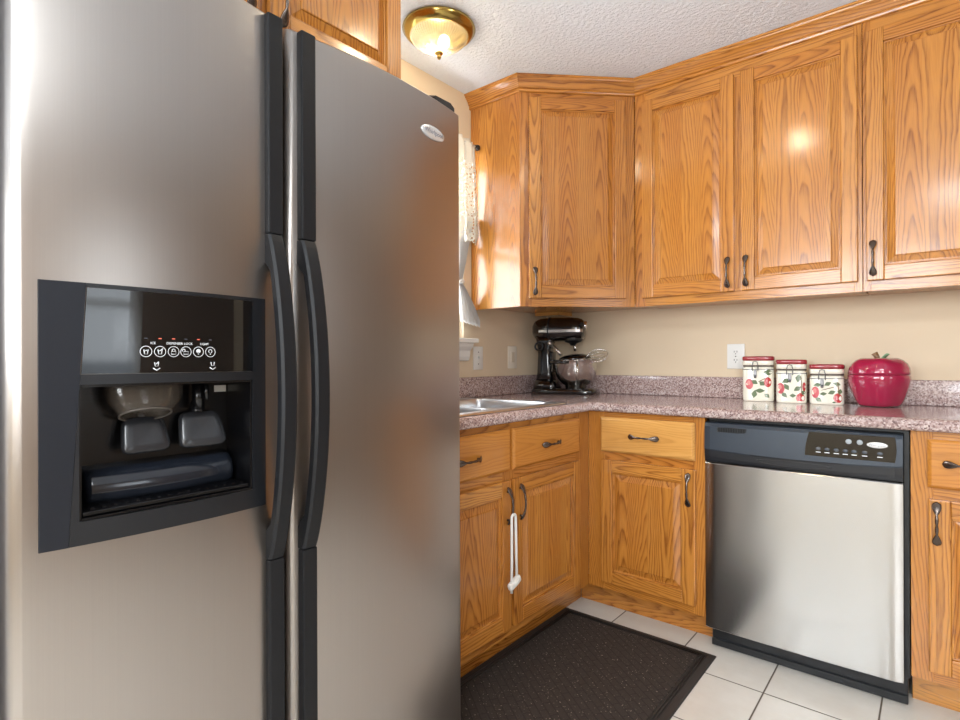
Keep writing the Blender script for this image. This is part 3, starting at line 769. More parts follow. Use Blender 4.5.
    def seg(mb, pts, r=.0007, closed=False): mb.tube([(p[0], p[1], 0.0003) for p in pts], r, 5, closed=closed, M=mb.M, flat=.3)
    for k, y in enumerate((-1.850, -1.830, -1.810, -1.791, -1.771, -1.751)):
        M = PF(y, 1.113); mb = MB(); mb.M = M
        seg(mb, [(.0082*math.cos(2*PI*i/24), .0082*math.sin(2*PI*i/24)) for i in range(24)], .0005, True)
        if k in (0, 1):
            seg(mb, [(-.003, .003), (-.002, -.004), (.002, -.004), (.003, .003)]); seg(mb, [(-.001, .001), (.001, .002)])
            if k: seg(mb, [(.001, .002), (.0045, .005)])
        elif k in (2, 3):
            seg(mb, [(-.0035, .0005), (.0035, .0005), (.0035, -.004), (-.0035, -.004)], closed=True)
            s_ = 0 if k == 2 else -.0035
            seg(mb, [(-.0022+s_, .0005), (-.0022+s_, .003), (s_, .0045), (.0022+s_, .003), (.0022+s_, .0005)])
        else:
            seg(mb, [(.0028*math.cos(a), .0012+.0028*math.sin(a)) for a in [PI*1.5+.5+i*.53 for i in range(11)]], .0009 if k == 4 else .0006)
            seg(mb, [(-.001, -.0035), (.001, -.0035)], .0008)
            if k == 4: mb.box((-.002, -.001, 0), (.002, .003, .0004), M)
        mb.build('button', WHITEINK, cp)
        mb = MB(); mb.box((-.0022, .0198, 0), (.0022, .0212, .0006), M); mb.build('indicator', REDLED if k in (1, 2, 4) else mat('dim_lamp', (70, 72, 80), .4), cp)
    for s, y in (('ICE', -1.840), ('DISPENSER LOCK', -1.8005), ('LIGHT', -1.761)):
        text('lettering', s, .0052, PF(y, 1.1245), (0, 0, .0002), WHITEINK, cp)
    for y in (-1.835, -1.747):
        mb = MB(); mb.M = PF(y, 1.089)
        seg(mb, [(-.003, .007), (-.002, .001), (.002, .001), (.003, .007)]); seg(mb, [(-.005, -.002), (0, -.0055), (.005, -.002)], .0009)
        if y < -1.8: seg(mb, [(-.001, .004), (.003, .008)])
        mb.build('pictogram', WHITEINK, cp)

def text(name, s, size, M, off, mt, parent, thick=.0002, sx=1.0):
    cu = bpy.data.curves.new(name, 'FONT'); cu.body = s; cu.size = size; cu.align_x = 'CENTER'; cu.extrude = thick; cu.resolution_u = 2
    tmp = bpy.data.objects.new(name+'_tmp', cu); COL.objects.link(tmp)
    dg = bpy.context.evaluated_depsgraph_get(); me = bpy.data.meshes.new_from_object(tmp.evaluated_get(dg))
    bpy.data.objects.remove(tmp, do_unlink=True)
    mb = MB(); mb.add([(v.co.x*sx+off[0], v.co.y+off[1], v.co.z+off[2]) for v in me.vertices], [list(p.vertices) for p in me.polygons], False, 0, M)
    return mb.build(name, mt, parent)
fridge()

# ================================================================== DISHWASHER
def dishwasher():
    t = thing('dishwasher', 'stainless steel dishwasher with black control panel under the countertop', 'dishwasher', (.81, .25, 0))
    x0, x1 = .5035, 1.1025; yf = -.002
    mb = MB(); mb.box((.506, .03, .09), (1.117, .58, .87)); mb.build('tub', DARK, t)
    mb = MB(); mb.box((.509, .025, .864), (1.115, .045, .8735)); mb.box((1.104, .02, .09), (1.117, .03, .866)); mb.build('gasket_frame', BLACK, t)
    # steel door, very slightly bowed
    MD_ = frame((0, yf, 0), (1, 0, 0), (0, 0, 1), (0, -1, 0)); mb = MB(); L = []
    N = 30
    for z, ins in ((.0825, .003), (.0855, 0), (.7045, 0), (.7085, .003)):
        row = []
        for i in range(N+1):
            f = i/N; u = x0+(x1-x0)*f; row.append((u, z, .014+.006*(1-(2*f-1)**2)-ins-(.004 if i in (0, N) else 0)))
        L.append(row)
    back = [[(p[0], p[1], -.02) for p in r] for r in L]
    rows = [r+b[::-1] for r, b in zip(L, back)]
    mb.loops(rows, smooth=True, M=MD_); d = mb.build('door', STEELD, t)
    d.modifiers.new('edges', 'EDGE_SPLIT').split_angle = math.radians(35)
    # control fascia: upper band flat, lower band curves in with a finger scoop
    fas = mat('charcoal_fascia', (52, 60, 70), .30, .25); fasd = mat('dark_fascia', (30, 32, 37), .3)
    mb = MB(); L = []
    for z, o in ((.712, .010), (.714, .017), (.735, .021), (.758, .022), (.762, .0235), (.846, .0185), (.8575, .012), (.8605, .006)):
        row = []
        for i in range(N+1):
            f = i/N; u = x0+(x1-x0)*f; zz = z
            if .73 < z < .77: zz = z-.010*(1-(2*f-1)**2)*1.0
            row.append((u, zz, o+.004*(1-(2*f-1)**2)-(.004 if i in (0, N) else 0)))
        L.append(row)
    back = [[(p[0], p[1], -.02) for p in r] for r in L]; rows = [r+b[::-1] for r, b in zip(L, back)]
    mb.loops(rows, smooth=False, M=MD_)
    for i in range(len(mb.f)):
        zc = sum(mb.v[j].z for j in mb.f[i])/len(mb.f[i])
        if zc < .752: mb.mi[i] = 1
    c = mb.build('control_fascia', [fas, fasd], d)
    def fo(u, z): f = (u-x0)/(x1-x0); return (.0235-(z-.762)*.0595)+.004*(1-(2*f-1)**2)
    # finger scoop
    mb = MB(); L = []
    for s_, n in ((1, .0242), (.985, .0262), (.93, .0262), (.9, .0232), (.4, .0232)):
        ring = []
        for i in range(48):
            a = 2*PI*i/48; u = .80+.116*s_*math.cos(a); v = .737+.013*s_*math.sin(a)*(1 if math.sin(a) < 0 else .55)
            ring.append((u, v, n+.0008))
        L.append(ring)
    mb.loops(L, smooth=False, M=MD_); mb.build('finger_scoop', BLACK, c)
    # vent slots
    mb = MB(); 
    mb.box((.551, .8265, fo(.6, .83)-.001), (.652, .845, fo(.6, .838)+.0012), MD_, r=.002); vt = mb.build('vent', BLACK, c)
    for k in range(11): 
        mb = MB(); u = .5555+k*.0086; mb.box((u, .829, fo(.6, .834)+.0008), (u+.005, .8435, fo(.6, .836)+.0024), MD_); mb.build('slot', DARK, vt)
    # glossy control window with its left edge curved
    mb = MB(); L = []
    def edge_l(v): return .836+.012*((v-.772)/.079)**2
    for n in (0, 1):
        ring = []
        for k in range(13): v = .772+.079*k/12; ring.append((1.083+.004*math.sin(PI*k/12), v))
        for k in range(13): v = .851-.079*k/12; ring.append((edge_l(v)+.002, v))
        L.append([(u, v, fo(u, v)-.002+n*.0032) for u, v in ring])
    mb.loops(L, smooth=False, M=MD_); w = mb.build('control_window', GLASSBLK, c)
    MO = lambda u, v: frame((u, yf-fo(u, v)-.0013, v), (1, 0, 0), (0, .0595, 1), (0, -1, .0595))
    mb = MB(); mb.loops([[(.0275*s_*math.cos(2*PI*i/32), .0095*s_*math.sin(2*PI*i/32), n) for i in range(32)] for s_, n in ((1, 0), (1, .0015), (.9, .0025), (.02, .003))], M=MO(1.038, .823))
    b = mb.build('badge', mat('badge_white', (216, 216, 214), .3, .2), w)
    text('badge_lettering', 'Whirlpool', .0105, MO(1.038, .823), (0, -.003, .003), mat('badge_ink2', (120, 124, 134), .4), b)
    for u in (.877, .902, .928, .953, .977, 1.005, 1.045):
        mb = MB(); mb.loops([[(.0075*s_*math.cos(2*PI*i/20), .0055*s_*math.sin(2*PI*i/20), n) for i in range(20)] for s_, n in ((1, 0), (1, .001), (.8, .0016))], M=MO(u, .797)); mb.build('button', mat('button_grey', (58, 64, 72), .3), w)
        mb = MB(); mb.box((-.007, -.0125, 0), (.007, -.0100, .0004), MO(u, .797)); mb.build('marking', WHITEINK, w)
    for u in (.962, .992):
        mb = MB(); mb.loops([[(.0085*s_*math.cos(2*PI*i/20), .0085*s_*math.sin(2*PI*i/20), n) for i in range(20)] for s_, n in ((1, 0), (1, .001), (.8, .0018))], M=MO(u, .828)); mb.build('button', mat('button_pale', (150, 156, 160), .25), w)
    # toe panel
    mb = MB(); mb.box((.515, .03, .004), (1.112, .05, .0895), r=.002, seg=1); mb.box((.515, .022, .004), (1.112, .0305, .030), r=.002, seg=1); mb.build('toe_panel', BLACK, t)
dishwasher()

# ================================================================== FLOOR MAT
def rug():
    t = thing('floor_mat', 'dark brown textured kitchen mat on the tile floor in front of the sink cabinet', 'mat', (.25, -.5, 0))
    x0, x1, y0, y1 = -.084, .556, -1.0, -.058
    mb = MB(); L = []
    for ins, z in ((.004, .0005), (0, .002), (.004, .0065), (.022, .0085), (.024, .0078)): L.append([(x0+ins, y0+ins, z), (x1-ins, y0+ins, z), (x1-ins, y1-ins, z), (x0+ins, y1-ins, z)])
    mb.loops(L, smooth=False); b = mb.build('backing', RUGB, t)
    mb = MB(); L = []
    for ins, z in ((.050, .0080), (.050, .0105), (.053, .0115)): L.append([(x0+ins, y0+ins, z), (x1-ins, y0+ins, z), (x1-ins, y1-ins, z), (x0+ins, y1-ins, z)])
    mb.loops(L, smooth=False); mb.build('woven_field', RUG, t)
    mb = MB()
    for ins in (.031, .041): mb.tube([(x0+ins, y0+ins, .009), (x1-ins, y0+ins, .009), (x1-ins, y1-ins, .009), (x0+ins, y1-ins, .009)], .0035, 6, closed=True)
    mb.build('border_rib', RUGB, t)
rug()

# ================================================================== CEILING LIGHTS
def ceiling_light(x, y, label, power):
    t = thing('ceiling_light', label, 'ceiling light', (x, y, CZ), None)
    M = Matrix.Translation((x, y, CZ)) @ Matrix.Diagonal((1, 1, -1, 1))
    mb = MB(); mb.lathe([(.136, .0005), (.142, .003), (.144, .010), (.138, .016), (.136, .022), (.128, .029), (.122, .033), (.117, .035), (.114, .035), (.114, .030), (.122, .020), (.122, .010), (.10, .003)], M, 64, cap1=True)
    mb.build('base_pan', BRASS, t)
    mb = MB(); n = 192; prof = [(.1125*(1-(k/14)**1.9), .033+.070*k/14) for k in range(14)]
    mb.lathe([(r, h) for r, h in prof]+[(.006, .103)], M, n, cap0=False, cap1=False, mod=lambda a, k: 1+(.014 if k < 11 else 0)*(math.cos(a*64)))
    mb.build('glass_shade', LAMPGLASS, t)
    mb = MB(); mb.lathe([(.004, .09), (.016, .098), (.017, .102), (.012, .106), (.006, .108), (.008, .113), (.008, .118), (.004, .124), (.0005, .126)], M, 20); mb.build('finial', BRASS, t)
    for dx in (.020,):
        mb = MB(); mb.ellipsoid((x+dx, y+dx*.4, CZ-.058), (.022, .022, .026), None); mb.build('bulb', BULB, t)
    l = bpy.data.lights.new('lamp_light', 'POINT'); l.energy = power; l.color = (1, .86, .66); l.shadow_soft_size = .05
    o = bpy.data.objects.new('lamp_light', l); COL.objects.link(o); o.parent = t; o.location = (0, 0, -.075)
ceiling_light(-.326, -.600, 'brass flush ceiling light with ribbed glass dome above the sink', 4.5)
ceiling_light(.60, -.80, 'brass flush ceiling light with ribbed glass dome over the middle of the kitchen', 10)

# ================================================================== WALL PLATES
def plate(label, M, w, h, kind, cat, mt):
    t = thing('wall_outlet' if kind == 'outlet' else 'light_switch', label, cat, M.translation)
    mb = MB(); mb.box((-w/2, -h/2, .0005), (w/2, h/2, .006), M, r=.003, seg=3); mb.build('cover_plate', mt, t)
    if kind == 'outlet':
        for s_ in (-1, 1):
            mb = MB(); mb.loops([[(.0165*k*math.cos(2*PI*i/24), s_*.0195+.0145*k*math.copysign(abs(math.sin(2*PI*i/24))**.7, math.sin(2*PI*i/24)), n) for i in range(24)] for k, n in ((1, .005), (1, .0075), (.95, .008))], M=M, smooth=False)
            r = mb.build('receptacle', mt, t)
            mb = MB()
            for u in (-.006, .006): mb.box((u-.0012, s_*.0195-.001, .007), (u+.0012, s_*.0195+.007, .0084), M)
            mb.tube([(0, s_*.0195-.007, .007), (0, s_*.0195-.007, .0084)], .0025, 8, M=M)
            mb.build('slots', SLOT, r)
        mb = MB(); mb.tube([(0, 0, .005), (0, 0, .0068)], .003, 10, M=M); mb.build('screw', SLOT, t)
    elif kind == 'rocker':
        mb = MB(); mb.box((-.0165, -.033, .005), (.0165, .033, .008), M, r=.001); r = mb.build('rocker', mt, t)
        mb = MB(); mb.box((-.013, -.028, .0078), (.013, .028, .0095), M, r=.0008); mb.build('insert', mat('cream_insert', (214, 202, 180), .45), r)
    else:
        mb = MB(); mb.box((-.005, -.012, .005), (.005, .012, .0075), M); mb.box((-.004, -.002, .007), (.004, .010, .017), M, r=.001); mb.build('toggle', mt, t)
        for s_ in (-1, 1):
            mb = MB(); mb.tube([(0, s_*.030, .005), (0, s_*.030, .0068)], .003, 10, M=M); mb.build('screw', SLOT, t)
PA = lambda y, z: frame((WX, y, z), (0, 1, 0), (0, 0, 1), (1, 0, 0))
PB = lambda x, z: frame((x, WY, z), (1, 0, 0), (0, 0, 1), (0, -1, 0))
plate('white toggle switch plate on the window wall, nearest the window sill', PA(-.034, 1.1085), .074, .118, 'toggle', 'light switch', WHITE)
plate('cream rocker switch plate on the window wall beside the stand mixer', PA(.258, 1.1135), .080, .121, 'rocker', 'light switch', CREAMPL)
plate('white duplex outlet on the beige wall behind the tallest canister', PB(.4525, 1.1115), .078, .118, 'outlet', 'outlet', WHITE)

# ================================================================== CURTAINS
t = thing('curtain_rod', 'thin curtain rod with a dark ball finial above the sink window', 'curtain rod', (-.545, -.6, 2.137))
mb = MB(); mb.tube([(-.545, -1.09, 2.137), (-.545, -.112, 2.137)], .006, 12); mb.build('rod', WHITE, t)
for y, s_ in ((-.112, 1), (-1.09, -1)):
    mb = MB(); mb.ellipsoid((-.545, y+s_*.010, 2.137), (.015, .013, .015)); mb.tube([(-.545, y-s_*.012, 2.137), (-.545, y, 2.137)], .0085, 12); mb.build('finial', mat('dark_finial', (44, 36, 32), .35, .5), t)
    mb = MB(); mb.tube([(-.545, y-s_*.02, 2.137), (WX+.004, y-s_*.02, 2.137)], .004, 8); mb.tube([(WX+.0005, y-s_*.02, 2.137), (WX+.005, y-s_*.02, 2.137)], .012, 12); mb.build('bracket', WHITE, t)
def valance():
    y0, y1 = -1.075, -.137; N = 260; K = 30; V = []; Fc = []; UV = []
    for k in range(K+1):
        f = k/K
        for i in range(N+1):
            s_ = i/N; y = y0+(y1-y0)*s_
            # the right end flares a little as it falls
            y += .040*f*max(0, (s_-.85)/.15)**1.5
            amp = .010+.012*f; x = -.537+amp*math.sin(s_*N*.36)+.004*math.sin(s_*37)
            low = 1.705-.042*abs(math.sin(s_*26*PI))-.010*abs(math.sin(s_*104*PI)); top = 2.155
            z = top+(low-top)*f
            V.append((x+.010*(1 if f > .04 else 0), y, z)); UV.append((s_*1.6, (1-f)*.62))
    for k in range(K):
        for i in range(N): a = k*(N+1)+i; Fc.append((a, a+1, a+N+2, a+N+1))
    mb = MB(); mb.add(V, Fc, True, uvs=UV); o = mb.build('valance', LACE)
    tag(o, 'white lace valance hanging from the rod over the sink window', 'curtain')
    o.modifiers.new('thickness', 'SOLIDIFY').thickness = .0006
valance()
def tier():
    """cloth panel gathered by a tie, flaring out again below it"""
    t = thing('tieback_curtain', 'white cloth curtain gathered by a tie, below the lace valance', 'curtain', (-.55, -.17, 1.28))
    N = 90; K = 44; V = []; Fc = []
    for k in range(K+1):
        f = k/K; z = 1.80-.52*f
        zt = 1.475; dz = z-zt
        if dz > 0: wd = .030+.085*min(1, dz/.30)**1.2; cy = -.205+.035*min(1, dz/.28)
        else: wd = .030+.110*min(1, -dz/.17)**.85; cy = -.205+.076*min(1, -dz/.17)**.8
        for i in range(N+1):
            s_ = i/N; y = cy+(s_-.5)*wd
            amp = .014*(.6+.4*min(1, abs(dz)/.1)); x = -.576+amp*math.sin(s_*2*PI*5.5+.6*math.sin(3*f))
            V.append((x, y, z-(.010*math.sin(s_*2*PI*5.5) if k == K else 0)-.02*(s_-.4)*(f if dz < 0 else 0)))
    for k in range(K):
        for i in range(N): a = k*(N+1)+i; Fc.append((a, a+1, a+N+2, a+N+1))
    mb = MB(); mb.add(V, Fc, True); o = mb.build('cloth', TIER, t); o.modifiers.new('thickness', 'SOLIDIFY').thickness = .0012
    mb = MB(); mb.tube([(-.576+.021*math.cos(a), -.205+.020*math.sin(a), 1.475+.003*math.sin(2*a)) for a in [2*PI*i/24 for i in range(24)]], .0055, 8, closed=True, flat=1.6); mb.build('tie', TIER, t)
tier()

# ================================================================== COUNTER OBJECTS
ZC = .9142
def squircle(hx, hy, n, e=.42):
    r = []
    for i in range(n):
        a = 2*PI*i/n; c, s_ = math.cos(a), math.sin(a); r.append((hx*math.copysign(abs(c)**e, c), hy*math.copysign(abs(s_)**e, s_)))
    return r
def canister(x, y, rz, hx, hy, H, label, decor, wire_u):
    t = thing('canister', label, 'canister', (x, y, ZC), 'apple-painted canisters on the countertop')
    M = Matrix.Translation((x, y, ZC)) @ Matrix.Rotation(rz, 4, 'Z')
    hb = H-.052
    sq = lambda k, z: [(px*k, py*k, z) for px, py in squircle(hx, hy, 56)]
    mb = MB(); mb.loops([sq(.95, 0), sq(.985, .003), sq(1, .008), sq(1, hb-.004), sq(.985, hb), sq(.93, hb+.001), sq(.93, hb+.006)], M=M, smooth=True)
    # painted fruit and leaves on the front face (drawn just proud of the glaze)
    def fy(u): return -hy*(max(0, 1-abs(u/hx)**(2/.42)))**(.42/2)
    def blob(u, v, ru, rv, mi, rot=0, leaf=False, lift=.0005):
        pts = []
        K = 20
        for i in range(K):
            a = 2*PI*i/K; cu, cv = math.cos(a), math.sin(a)
            if leaf: cv *= (1-abs(cu))**.6 if abs(cu) < 1 else 0
            du, dv = ru*cu, rv*cv; u2 = u+du*math.cos(rot)-dv*math.sin(rot); v2 = v+du*math.sin(rot)+dv*math.cos(rot)
            u2 = max(-hx*.985, min(hx*.985, u2)); v2 = max(.009, v2); pts.append((u2, fy(u2)-lift, v2))
        c = (u, fy(max(-hx*.98, min(hx*.98, u)))-lift*1.1, v); mb.add(pts+[c], [(i, (i+1) % K, K) for i in range(K)], True, mi, M)
    for (kind, u, v, a, b, rot) in decor:
        if kind == 'pink': blob(u, v, a, b, 1); blob(u-.15*a, v+.25*b, a*.45, b*.45, 5, lift=.0009)
        elif kind == 'red': blob(u, v, a, b, 2); blob(u-.2*a, v+.1*b, a*.3, b*.45, 1, lift=.0009)
        elif kind == 'leaf': blob(u, v, a, b, 3, rot, True)
        else: blob(u, v, a, b, 4, rot)
    mb.build('jar', [CREAM, PINKP, REDP, LEAFP, STEMP, mat('pale_pink_paint', (226, 150, 146), .2)], t)
    mb = MB(); mb.loops([sq(.96, hb+.006), sq(.99, hb+.0075), sq(.99, hb+.0105), sq(.96, hb+.012)], M=M); mb.build('seal', CREAMY, t)
    mb = MB(); mb.loops([sq(.95, hb+.0121), sq(1.0, hb+.014), sq(1.0, H-.022), sq(.97, H-.020)], M=M); l = mb.build('lid_collar', CREAM, t)
    mb = MB(); mb.loops([sq(.98, H-.0199), sq(1.035, H-.017), sq(1.045, H-.010), sq(1.03, H-.003), sq(.97, H-.0005), sq(.4, H)], M=M); mb.build('lid', LIDRED, t)
    # wire bail clamp on the front
    mb = MB(); u = wire_u; yf = fy(u)-.003
    mb.tube([(u-.011, yf-.001, hb-.012), (u-.011, yf-.002, hb+.012), (u-.008, yf-.003, hb+.027), (u, yf-.004, hb+.030), (u+.008, yf-.003, hb+.027), (u+.011, yf-.002, hb+.012), (u+.011, yf-.001, hb-.012)], .0018, 6, M=M)
    mb.box((u-.006, yf-.004, hb-.036), (u+.006, yf, hb-.008), M, r=.0015); mb.tube([(u, yf-.004, hb-.034), (u, yf-.010, hb-.040)], .005, 10, M=M)
    mb.tube([(px*1.006, py*1.006, hb-.006) for px, py in squircle(hx, hy, 56)], .0017, 6, M=M, closed=True)
    mb.build('wire_clamp', WIRE, t)
k = .141/250     # metres per crop pixel for the painted motif
def dec(cx, bot, items, k, kv=.00053):
    out = []
    for kind, px, py, a, b, rot in items: out.append((kind, (px-cx)*k, (bot-py)*kv, a*1.22*(k*kv)**.5, b*1.22*(k*kv)**.5, rot))
    return out
D1 = dec(190, 450, [('stem', 240, 268, 45, 3, .5), ('leaf', 285, 212, 34, 24, .0), ('leaf', 155, 292, 18, 26, 1.0), ('leaf', 205, 362, 36, 18, .0), ('leaf', 152, 390, 32, 20, 1.4), ('leaf', 272, 402, 22, 16, -.7), ('leaf', 225, 302, 20, 22, .9), ('pink', 105, 308, 27, 40, 0), ('red', 280, 292, 25, 38, 0)], .00041)
D2 = dec(452, 465, [('stem', 548, 320, 70, 3, 1.6), ('leaf', 400, 290, 34, 20, .5), ('leaf', 404, 338, 30, 18, -1.0), ('leaf', 380, 400, 30, 16, -.8), ('leaf', 522, 268, 34, 22, 1.4), ('leaf', 512, 350, 32, 18, .6), ('leaf', 465, 405, 22, 16, .0), ('leaf', 568, 380, 22, 16, 1.2), ('pink', 346, 350, 26, 42, 0), ('red', 540, 425, 29, 40, 0), ('red', 576, 335, 12, 34, 0)], .00037)
D3 = dec(735, 470, [('stem', 845, 345, 52, 3, 1.7), ('stem', 760, 345, 60, 3, .3), ('leaf', 648, 320, 28, 16, .2), ('leaf', 702, 388, 24, 14, .1), ('leaf', 655, 432, 26, 16, -.6), ('leaf', 745, 312, 26, 16, .5), ('leaf', 782, 376, 28, 16, .4), ('leaf', 830, 312, 26, 16, -.3), ('leaf', 858, 370, 22, 16, 1.3), ('leaf', 806, 456, 22, 14, .5), ('pink', 626, 378, 25, 44, 0), ('red', 838, 420, 28, 38, 0)], .00036)
canister(.574, .496, .21, .0620, .050, .197, 'tallest white canister with painted apples and red lid, leftmost of the three', D1, -.012)
canister(.7085, .470, .17, .0565, .050, .182, 'middle-height white canister with painted apples and red lid, between the other two', D2, -.006)
canister(.8375, .462, .13, .0600, .050, .163, 'shortest white canister with painted apples and red lid, beside the red apple jar', D3, -.016)

def apple_jar():
    x, y = 1.0105, .448; M = Matrix.Translation((x, y, ZC))
    t = thing('apple_jar', 'large glossy red apple-shaped ceramic jar on the countertop', 'jar', (x, y, ZC))
    H = .196
    def lob(amp): return lambda a, k: 1+amp(k)*math.cos(5*a+.4)
    q = .1005; body = [(r*q, h) for r, h in [(.40, .003), (.52, 0), (.66, .005), (.72, .016), (.79, .03), (.87, .053), (.95, .078), (1, .1), (1, .115), (.99, .1215), (.95, .1225)]]
    mb = MB(); mb.lathe(body, M, 80, mod=lob(lambda k: [.05, .05, .045, .035, .03, .02, .012, .006, 0, 0, 0][k])); mb.build('body', REDGL, t)
    lid = [(r*q, h) for r, h in [(.95, .1228), (.99, .124), (.99, .133), (.955, .148), (.88, .164), (.74, .178), (.58, .186), (.42, .187), (.28, .181), (.13, .172), (.03, .168)]]
    mb = MB(); mb.lathe(lid, M, 80, mod=lob(lambda k: [0, .002, .008, .02, .035, .055, .075, .07, .04, 0, 0][k])); ld = mb.build('lid', REDGL, t)
    mb = MB(); mb.tube([(x, y, ZC+.172), (x-.004, y-.001, ZC+.19), (x-.013, y-.003, ZC+.206)], [.009, .0085, .0115], 12); mb.build('stem', STEMC, ld)
    mb = MB(); L = []
    for i in range(9):
        f = i/8; w = .017*math.sin(PI*(f*.9+.05)); c = Vector((x+.004+.030*f, y-.010, ZC+.176+.034*f-.010*f*f)); sd = Vector((.3, -.2, .85)).normalized()*w*.75+Vector((0, -.6, 0))*w
        n = Vector((-.3, -.5, .6)).normalized()*.0025
        L.append([c-sd, c+n*2, c+sd, c-n])
    mb.loops(L, smooth=True); mb.build('leaf', LEAFC, ld)
apple_jar()

def mixer():
    ox, oy, ang = -.375, .445, .30; M = Matrix.Translation((ox, oy, ZC)) @ Matrix.Rotation(ang, 4, 'Z') @ Matrix.Scale(1.045, 4)   # local x = towards the head's front
    t = thing('stand_mixer', 'glossy black stand mixer with steel bowl in the counter corner', 'mixer', (ox, oy, ZC))
    mb = MB()                                            # foot: rounded slab, raised behind
    def sl(x0, x1, w0, z): return [(x0+(x1-x0)*(.5+.5*math.copysign(abs(math.cos(a))**.45, math.cos(a))), w0*math.copysign(abs(math.sin(a))**.45, math.sin(a)), z) for a in [2*PI*i/48 for i in range(48)]]
    mb.loops([sl(-.172, .165, .094, 0), sl(-.177, .170, .099, .006), sl(-.175, .168, .097, .020), sl(-.165, .160, .088, .028), sl(-.160, .12, .07, .030)], M=M)
    mb.loops([sl(-.170, -.035, .080, .026), sl(-.165, -.045, .070, .050), sl(-.160, -.055, .058, .070)], M=M); mb.build('base', BLKENAM, t)
    mb = MB(); mb.loops([sl(-.158, -.060, .056, .06), sl(-.150, -.070, .046, .11), sl(-.146, -.078, .042, .20), sl(-.150, -.070, .046, .26), sl(-.160, -.050, .056, .30)], M=M); mb.build('column', BLKENAM, t)
    # motor head: fat bullet lying along x
    def ring(x, ry, rz, zc, n=40, e=.85): return [(x, ry*math.copysign(abs(math.cos(a))**e, math.cos(a)), zc+rz*math.copysign(abs(math.sin(a))**e, math.sin(a))) for a in [2*PI*i/n for i in range(n)]]
    zc = .335; P = [(-.178, .012, .012), (-.174, .034, .034), (-.160, .054, .050), (-.130, .066, .060), (-.07, .069, .064), (.02, .068, .063), (.065, .064, .058), (.085, .058, .051), (.097, .046, .040), (.102, .020, .018)]
    mb = MB(); mb.loops([ring(x, a, b, zc) for x, a, b in P], M=M); mb.build('motor_head', BLKENAM, t)
    mb = MB(); mb.loops([ring(x, a+.0015, .0105, zc-.010, e=.3) for x, a, b in P[3:9]], M=M, smooth=False); mb.build('trim_band', SILVER, t)
    mb = MB(); mb.loops([ring(-.085, .0705, .0655, zc), ring(-.081, .0715, .0665, zc), ring(-.077, .0705, .0655, zc)], True, False, False, M=M); mb.build('seam_ring', BLACK, t)
    X = frame((.098, 0, zc+.018), (0, 1, 0), (0, 0, 1), (1, 0, 0))
    mb = MB(); mb.lathe([(.022, -.012), (.023, .004), (.020, .012), (.008, .014)], M @ X, 24); mb.build('attachment_hub', CHROME, t)
    mb = MB(); mb.tube([(.088, -.046, zc+.020), (.098, -.072, zc+.020)], [.007, .011], 12, M=M); mb.build('hub_knob', BLACK, t)
    mb = MB(); mb.lathe([(.052, .295), (.050, .278), (.040, .268), (.020, .262), (.012, .250)], M @ Matrix.Translation((.036, 0, 0)), 32); mb.build('planetary', BLACK, t)
    mb = MB(); mb.tube([(.046, 0, .262), (.046, 0, .222)], .006, 12, M=M); mb.build('beater_shaft', CHROME, t)
    # bowl-lift yoke and lever
    mb = MB()
    mb.tube([(-.085, .0, .165), (-.055, .085, .165), (-.01, .112, .165), (.04, .113, .165)], .009, 10, M=M); mb.tube([(-.085, 0, .165), (-.055, -.085, .165), (-.01, -.112, .165), (.04, -.113, .165)], .009, 10, M=M)
    mb.box((-.085, -.03, .11), (-.062, .03, .22), M, r=.006); mb.build('bowl_yoke', BLKENAM, t)
    mb = MB(); mb.tube([(-.075, -.03, .25), (-.05, -.060, .245), (-.03, -.066, .225), (-.01, -.068, .20)], .008, 10, M=M); mb.ellipsoid((-.075, -.052, .262), (.012, .012, .012), M); mb.build('lift_lever', SILVER, t)
    mb = MB(); mb.tube([(-.130+.02*math.cos(a), -.060, .246+.02*math.sin(a)) for a in [2*PI*i/20 for i in range(20)]], .005, 8, M=M, closed=True); mb.build('cord_loop', BLACK, t)
    B = M @ Matrix.Translation((.050, 0, .030)) @ Matrix.Diagonal((1.08, 1.08, 1, 1))
    mb = MB(); mb.lathe([(.045, 0), (.052, .004), (.050, .014), (.066, .024), (.088, .050), (.099, .085), (.103, .125), (.106, .142), (.109, .145), (.107, .147), (.103, .143), (.100, .125), (.096, .085), (.085, .052), (.060, .028), (.01, .024)], B, 56)
    b = mb.build('bowl', BOWLST, t)
    mb = MB(); hp = [(.095, -.030, .118), (.118, -.040, .122), (.135, -.046, .112), (.136, -.046, .075), (.122, -.042, .055), (.088, -.030, .052)]
    hp = [(.030, -.102, .118), (.034, -.122, .122), (.038, -.138, .112), (.038, -.138, .07), (.034, -.122, .052), (.026, -.088, .050)]
    mb.tube(hp, .0065, 8, M=B, flat=1.8); mb.build('bowl_handle', BOWLST, b)
    # things resting in the bowl
    mb = MB()
    ww = B @ frame((-.012, -.005, .150), (.98, .1, .12), (-.1, .99, 0), (-.12, 0, .99))
    mb.loops([[(x_*k_, y_*k_, z_) for x_, y_ in [(.078*math.cos(a)*(1+.1*math.cos(3*a)), .070*math.sin(a)) for a in [2*PI*i/40 for i in range(40)]]] for k_, z_ in ((.98, -.006), (1, 0), (.92, .010), (.6, .022), (.05, .027))], M=ww)
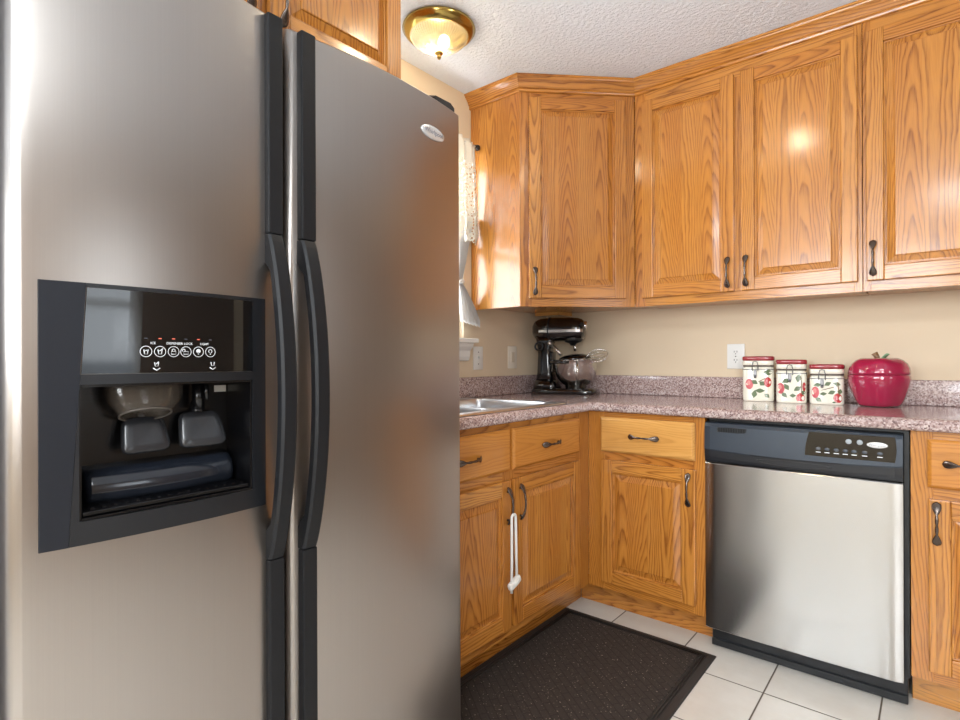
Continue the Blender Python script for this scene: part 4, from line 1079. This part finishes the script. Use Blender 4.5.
    tag(mb.build('mixing_paddle', BLKENAM), 'black mixing attachment lying across the steel mixer bowl', 'mixer attachment')
    wk = thing('wire_whisk', 'wire whisk leaning out of the right side of the mixer bowl', 'whisk', B @ Vector((.06, -.02, .15)))
    A = B @ frame((.055, -.050, .150), (.88, .12, .26), (-.15, .98, .0), (-.32, -.05, .94))
    mb = MB()
    for k_ in range(6):
        a = PI*k_/6; pts = []
        for i in range(25):
            f = i/24; s_ = 2*f-1; w_ = .036*math.cos(s_*PI/2)**.55 if abs(s_) < 1 else 0
            u = .118*(1-abs(s_)**1.6); pts.append((u, math.copysign(1, s_)*.036*math.sin(PI*min(1, (1-abs(s_))*1.02)**.8)*.9*math.cos(a) if abs(s_) < 1 else 0, math.copysign(1, s_)*.036*math.sin(PI*min(1, (1-abs(s_)))**.8)*.9*math.sin(a) if abs(s_) < 1 else 0))
        mb.tube(pts, .0013, 5, M=A)
    mb.build('wires', CHROME, wk)
    mb = MB(); mb.tube([(-.045, 0, 0), (.004, 0, 0)], .009, 12, M=A); mb.build('collar', SILVER, wk)
mixer()

# child-safety latch hanging on the sink cabinet's left pull
def latch():
    x = .046
    t = thing('safety_latch', 'white plastic child-safety latch hanging from the sink cabinet pulls', 'safety latch', (x, -.62, .28))
    mb = MB(); ya, yb = -.6335, -.6105
    pts = [(x, ya-.003, .290), (x, ya, .40), (x, ya, .545)]+[(x+.000, (ya+yb)/2-(yb-ya)/2*math.cos(PI*i/8), .548+.0115*math.sin(PI*i/8)) for i in range(1, 8)]+[(x, yb, .545), (x, yb+.003, .42), (x, yb+.006, .33)]
    mb.tube(pts, .0050, 10); mb.build('cord', WHITE, t)
    mb = MB(); MLt = frame((x, -.6205, .322), (0, .93, .36), (0, -.36, .93), (1, 0, 0))
    mb.box((-.033, -.014, -.009), (.033, .014, .011), MLt, r=.0088, seg=4); lk = mb.build('lock_body', WHITE, t)
    mb = MB(); mb.box((-.012, -.007, .0105), (.012, .007, .014), MLt, r=.003, seg=3); mb.build('release_button', WHITE, lk)
latch()

for o in SC.objects:
    if '_w' in o: del o['_w']
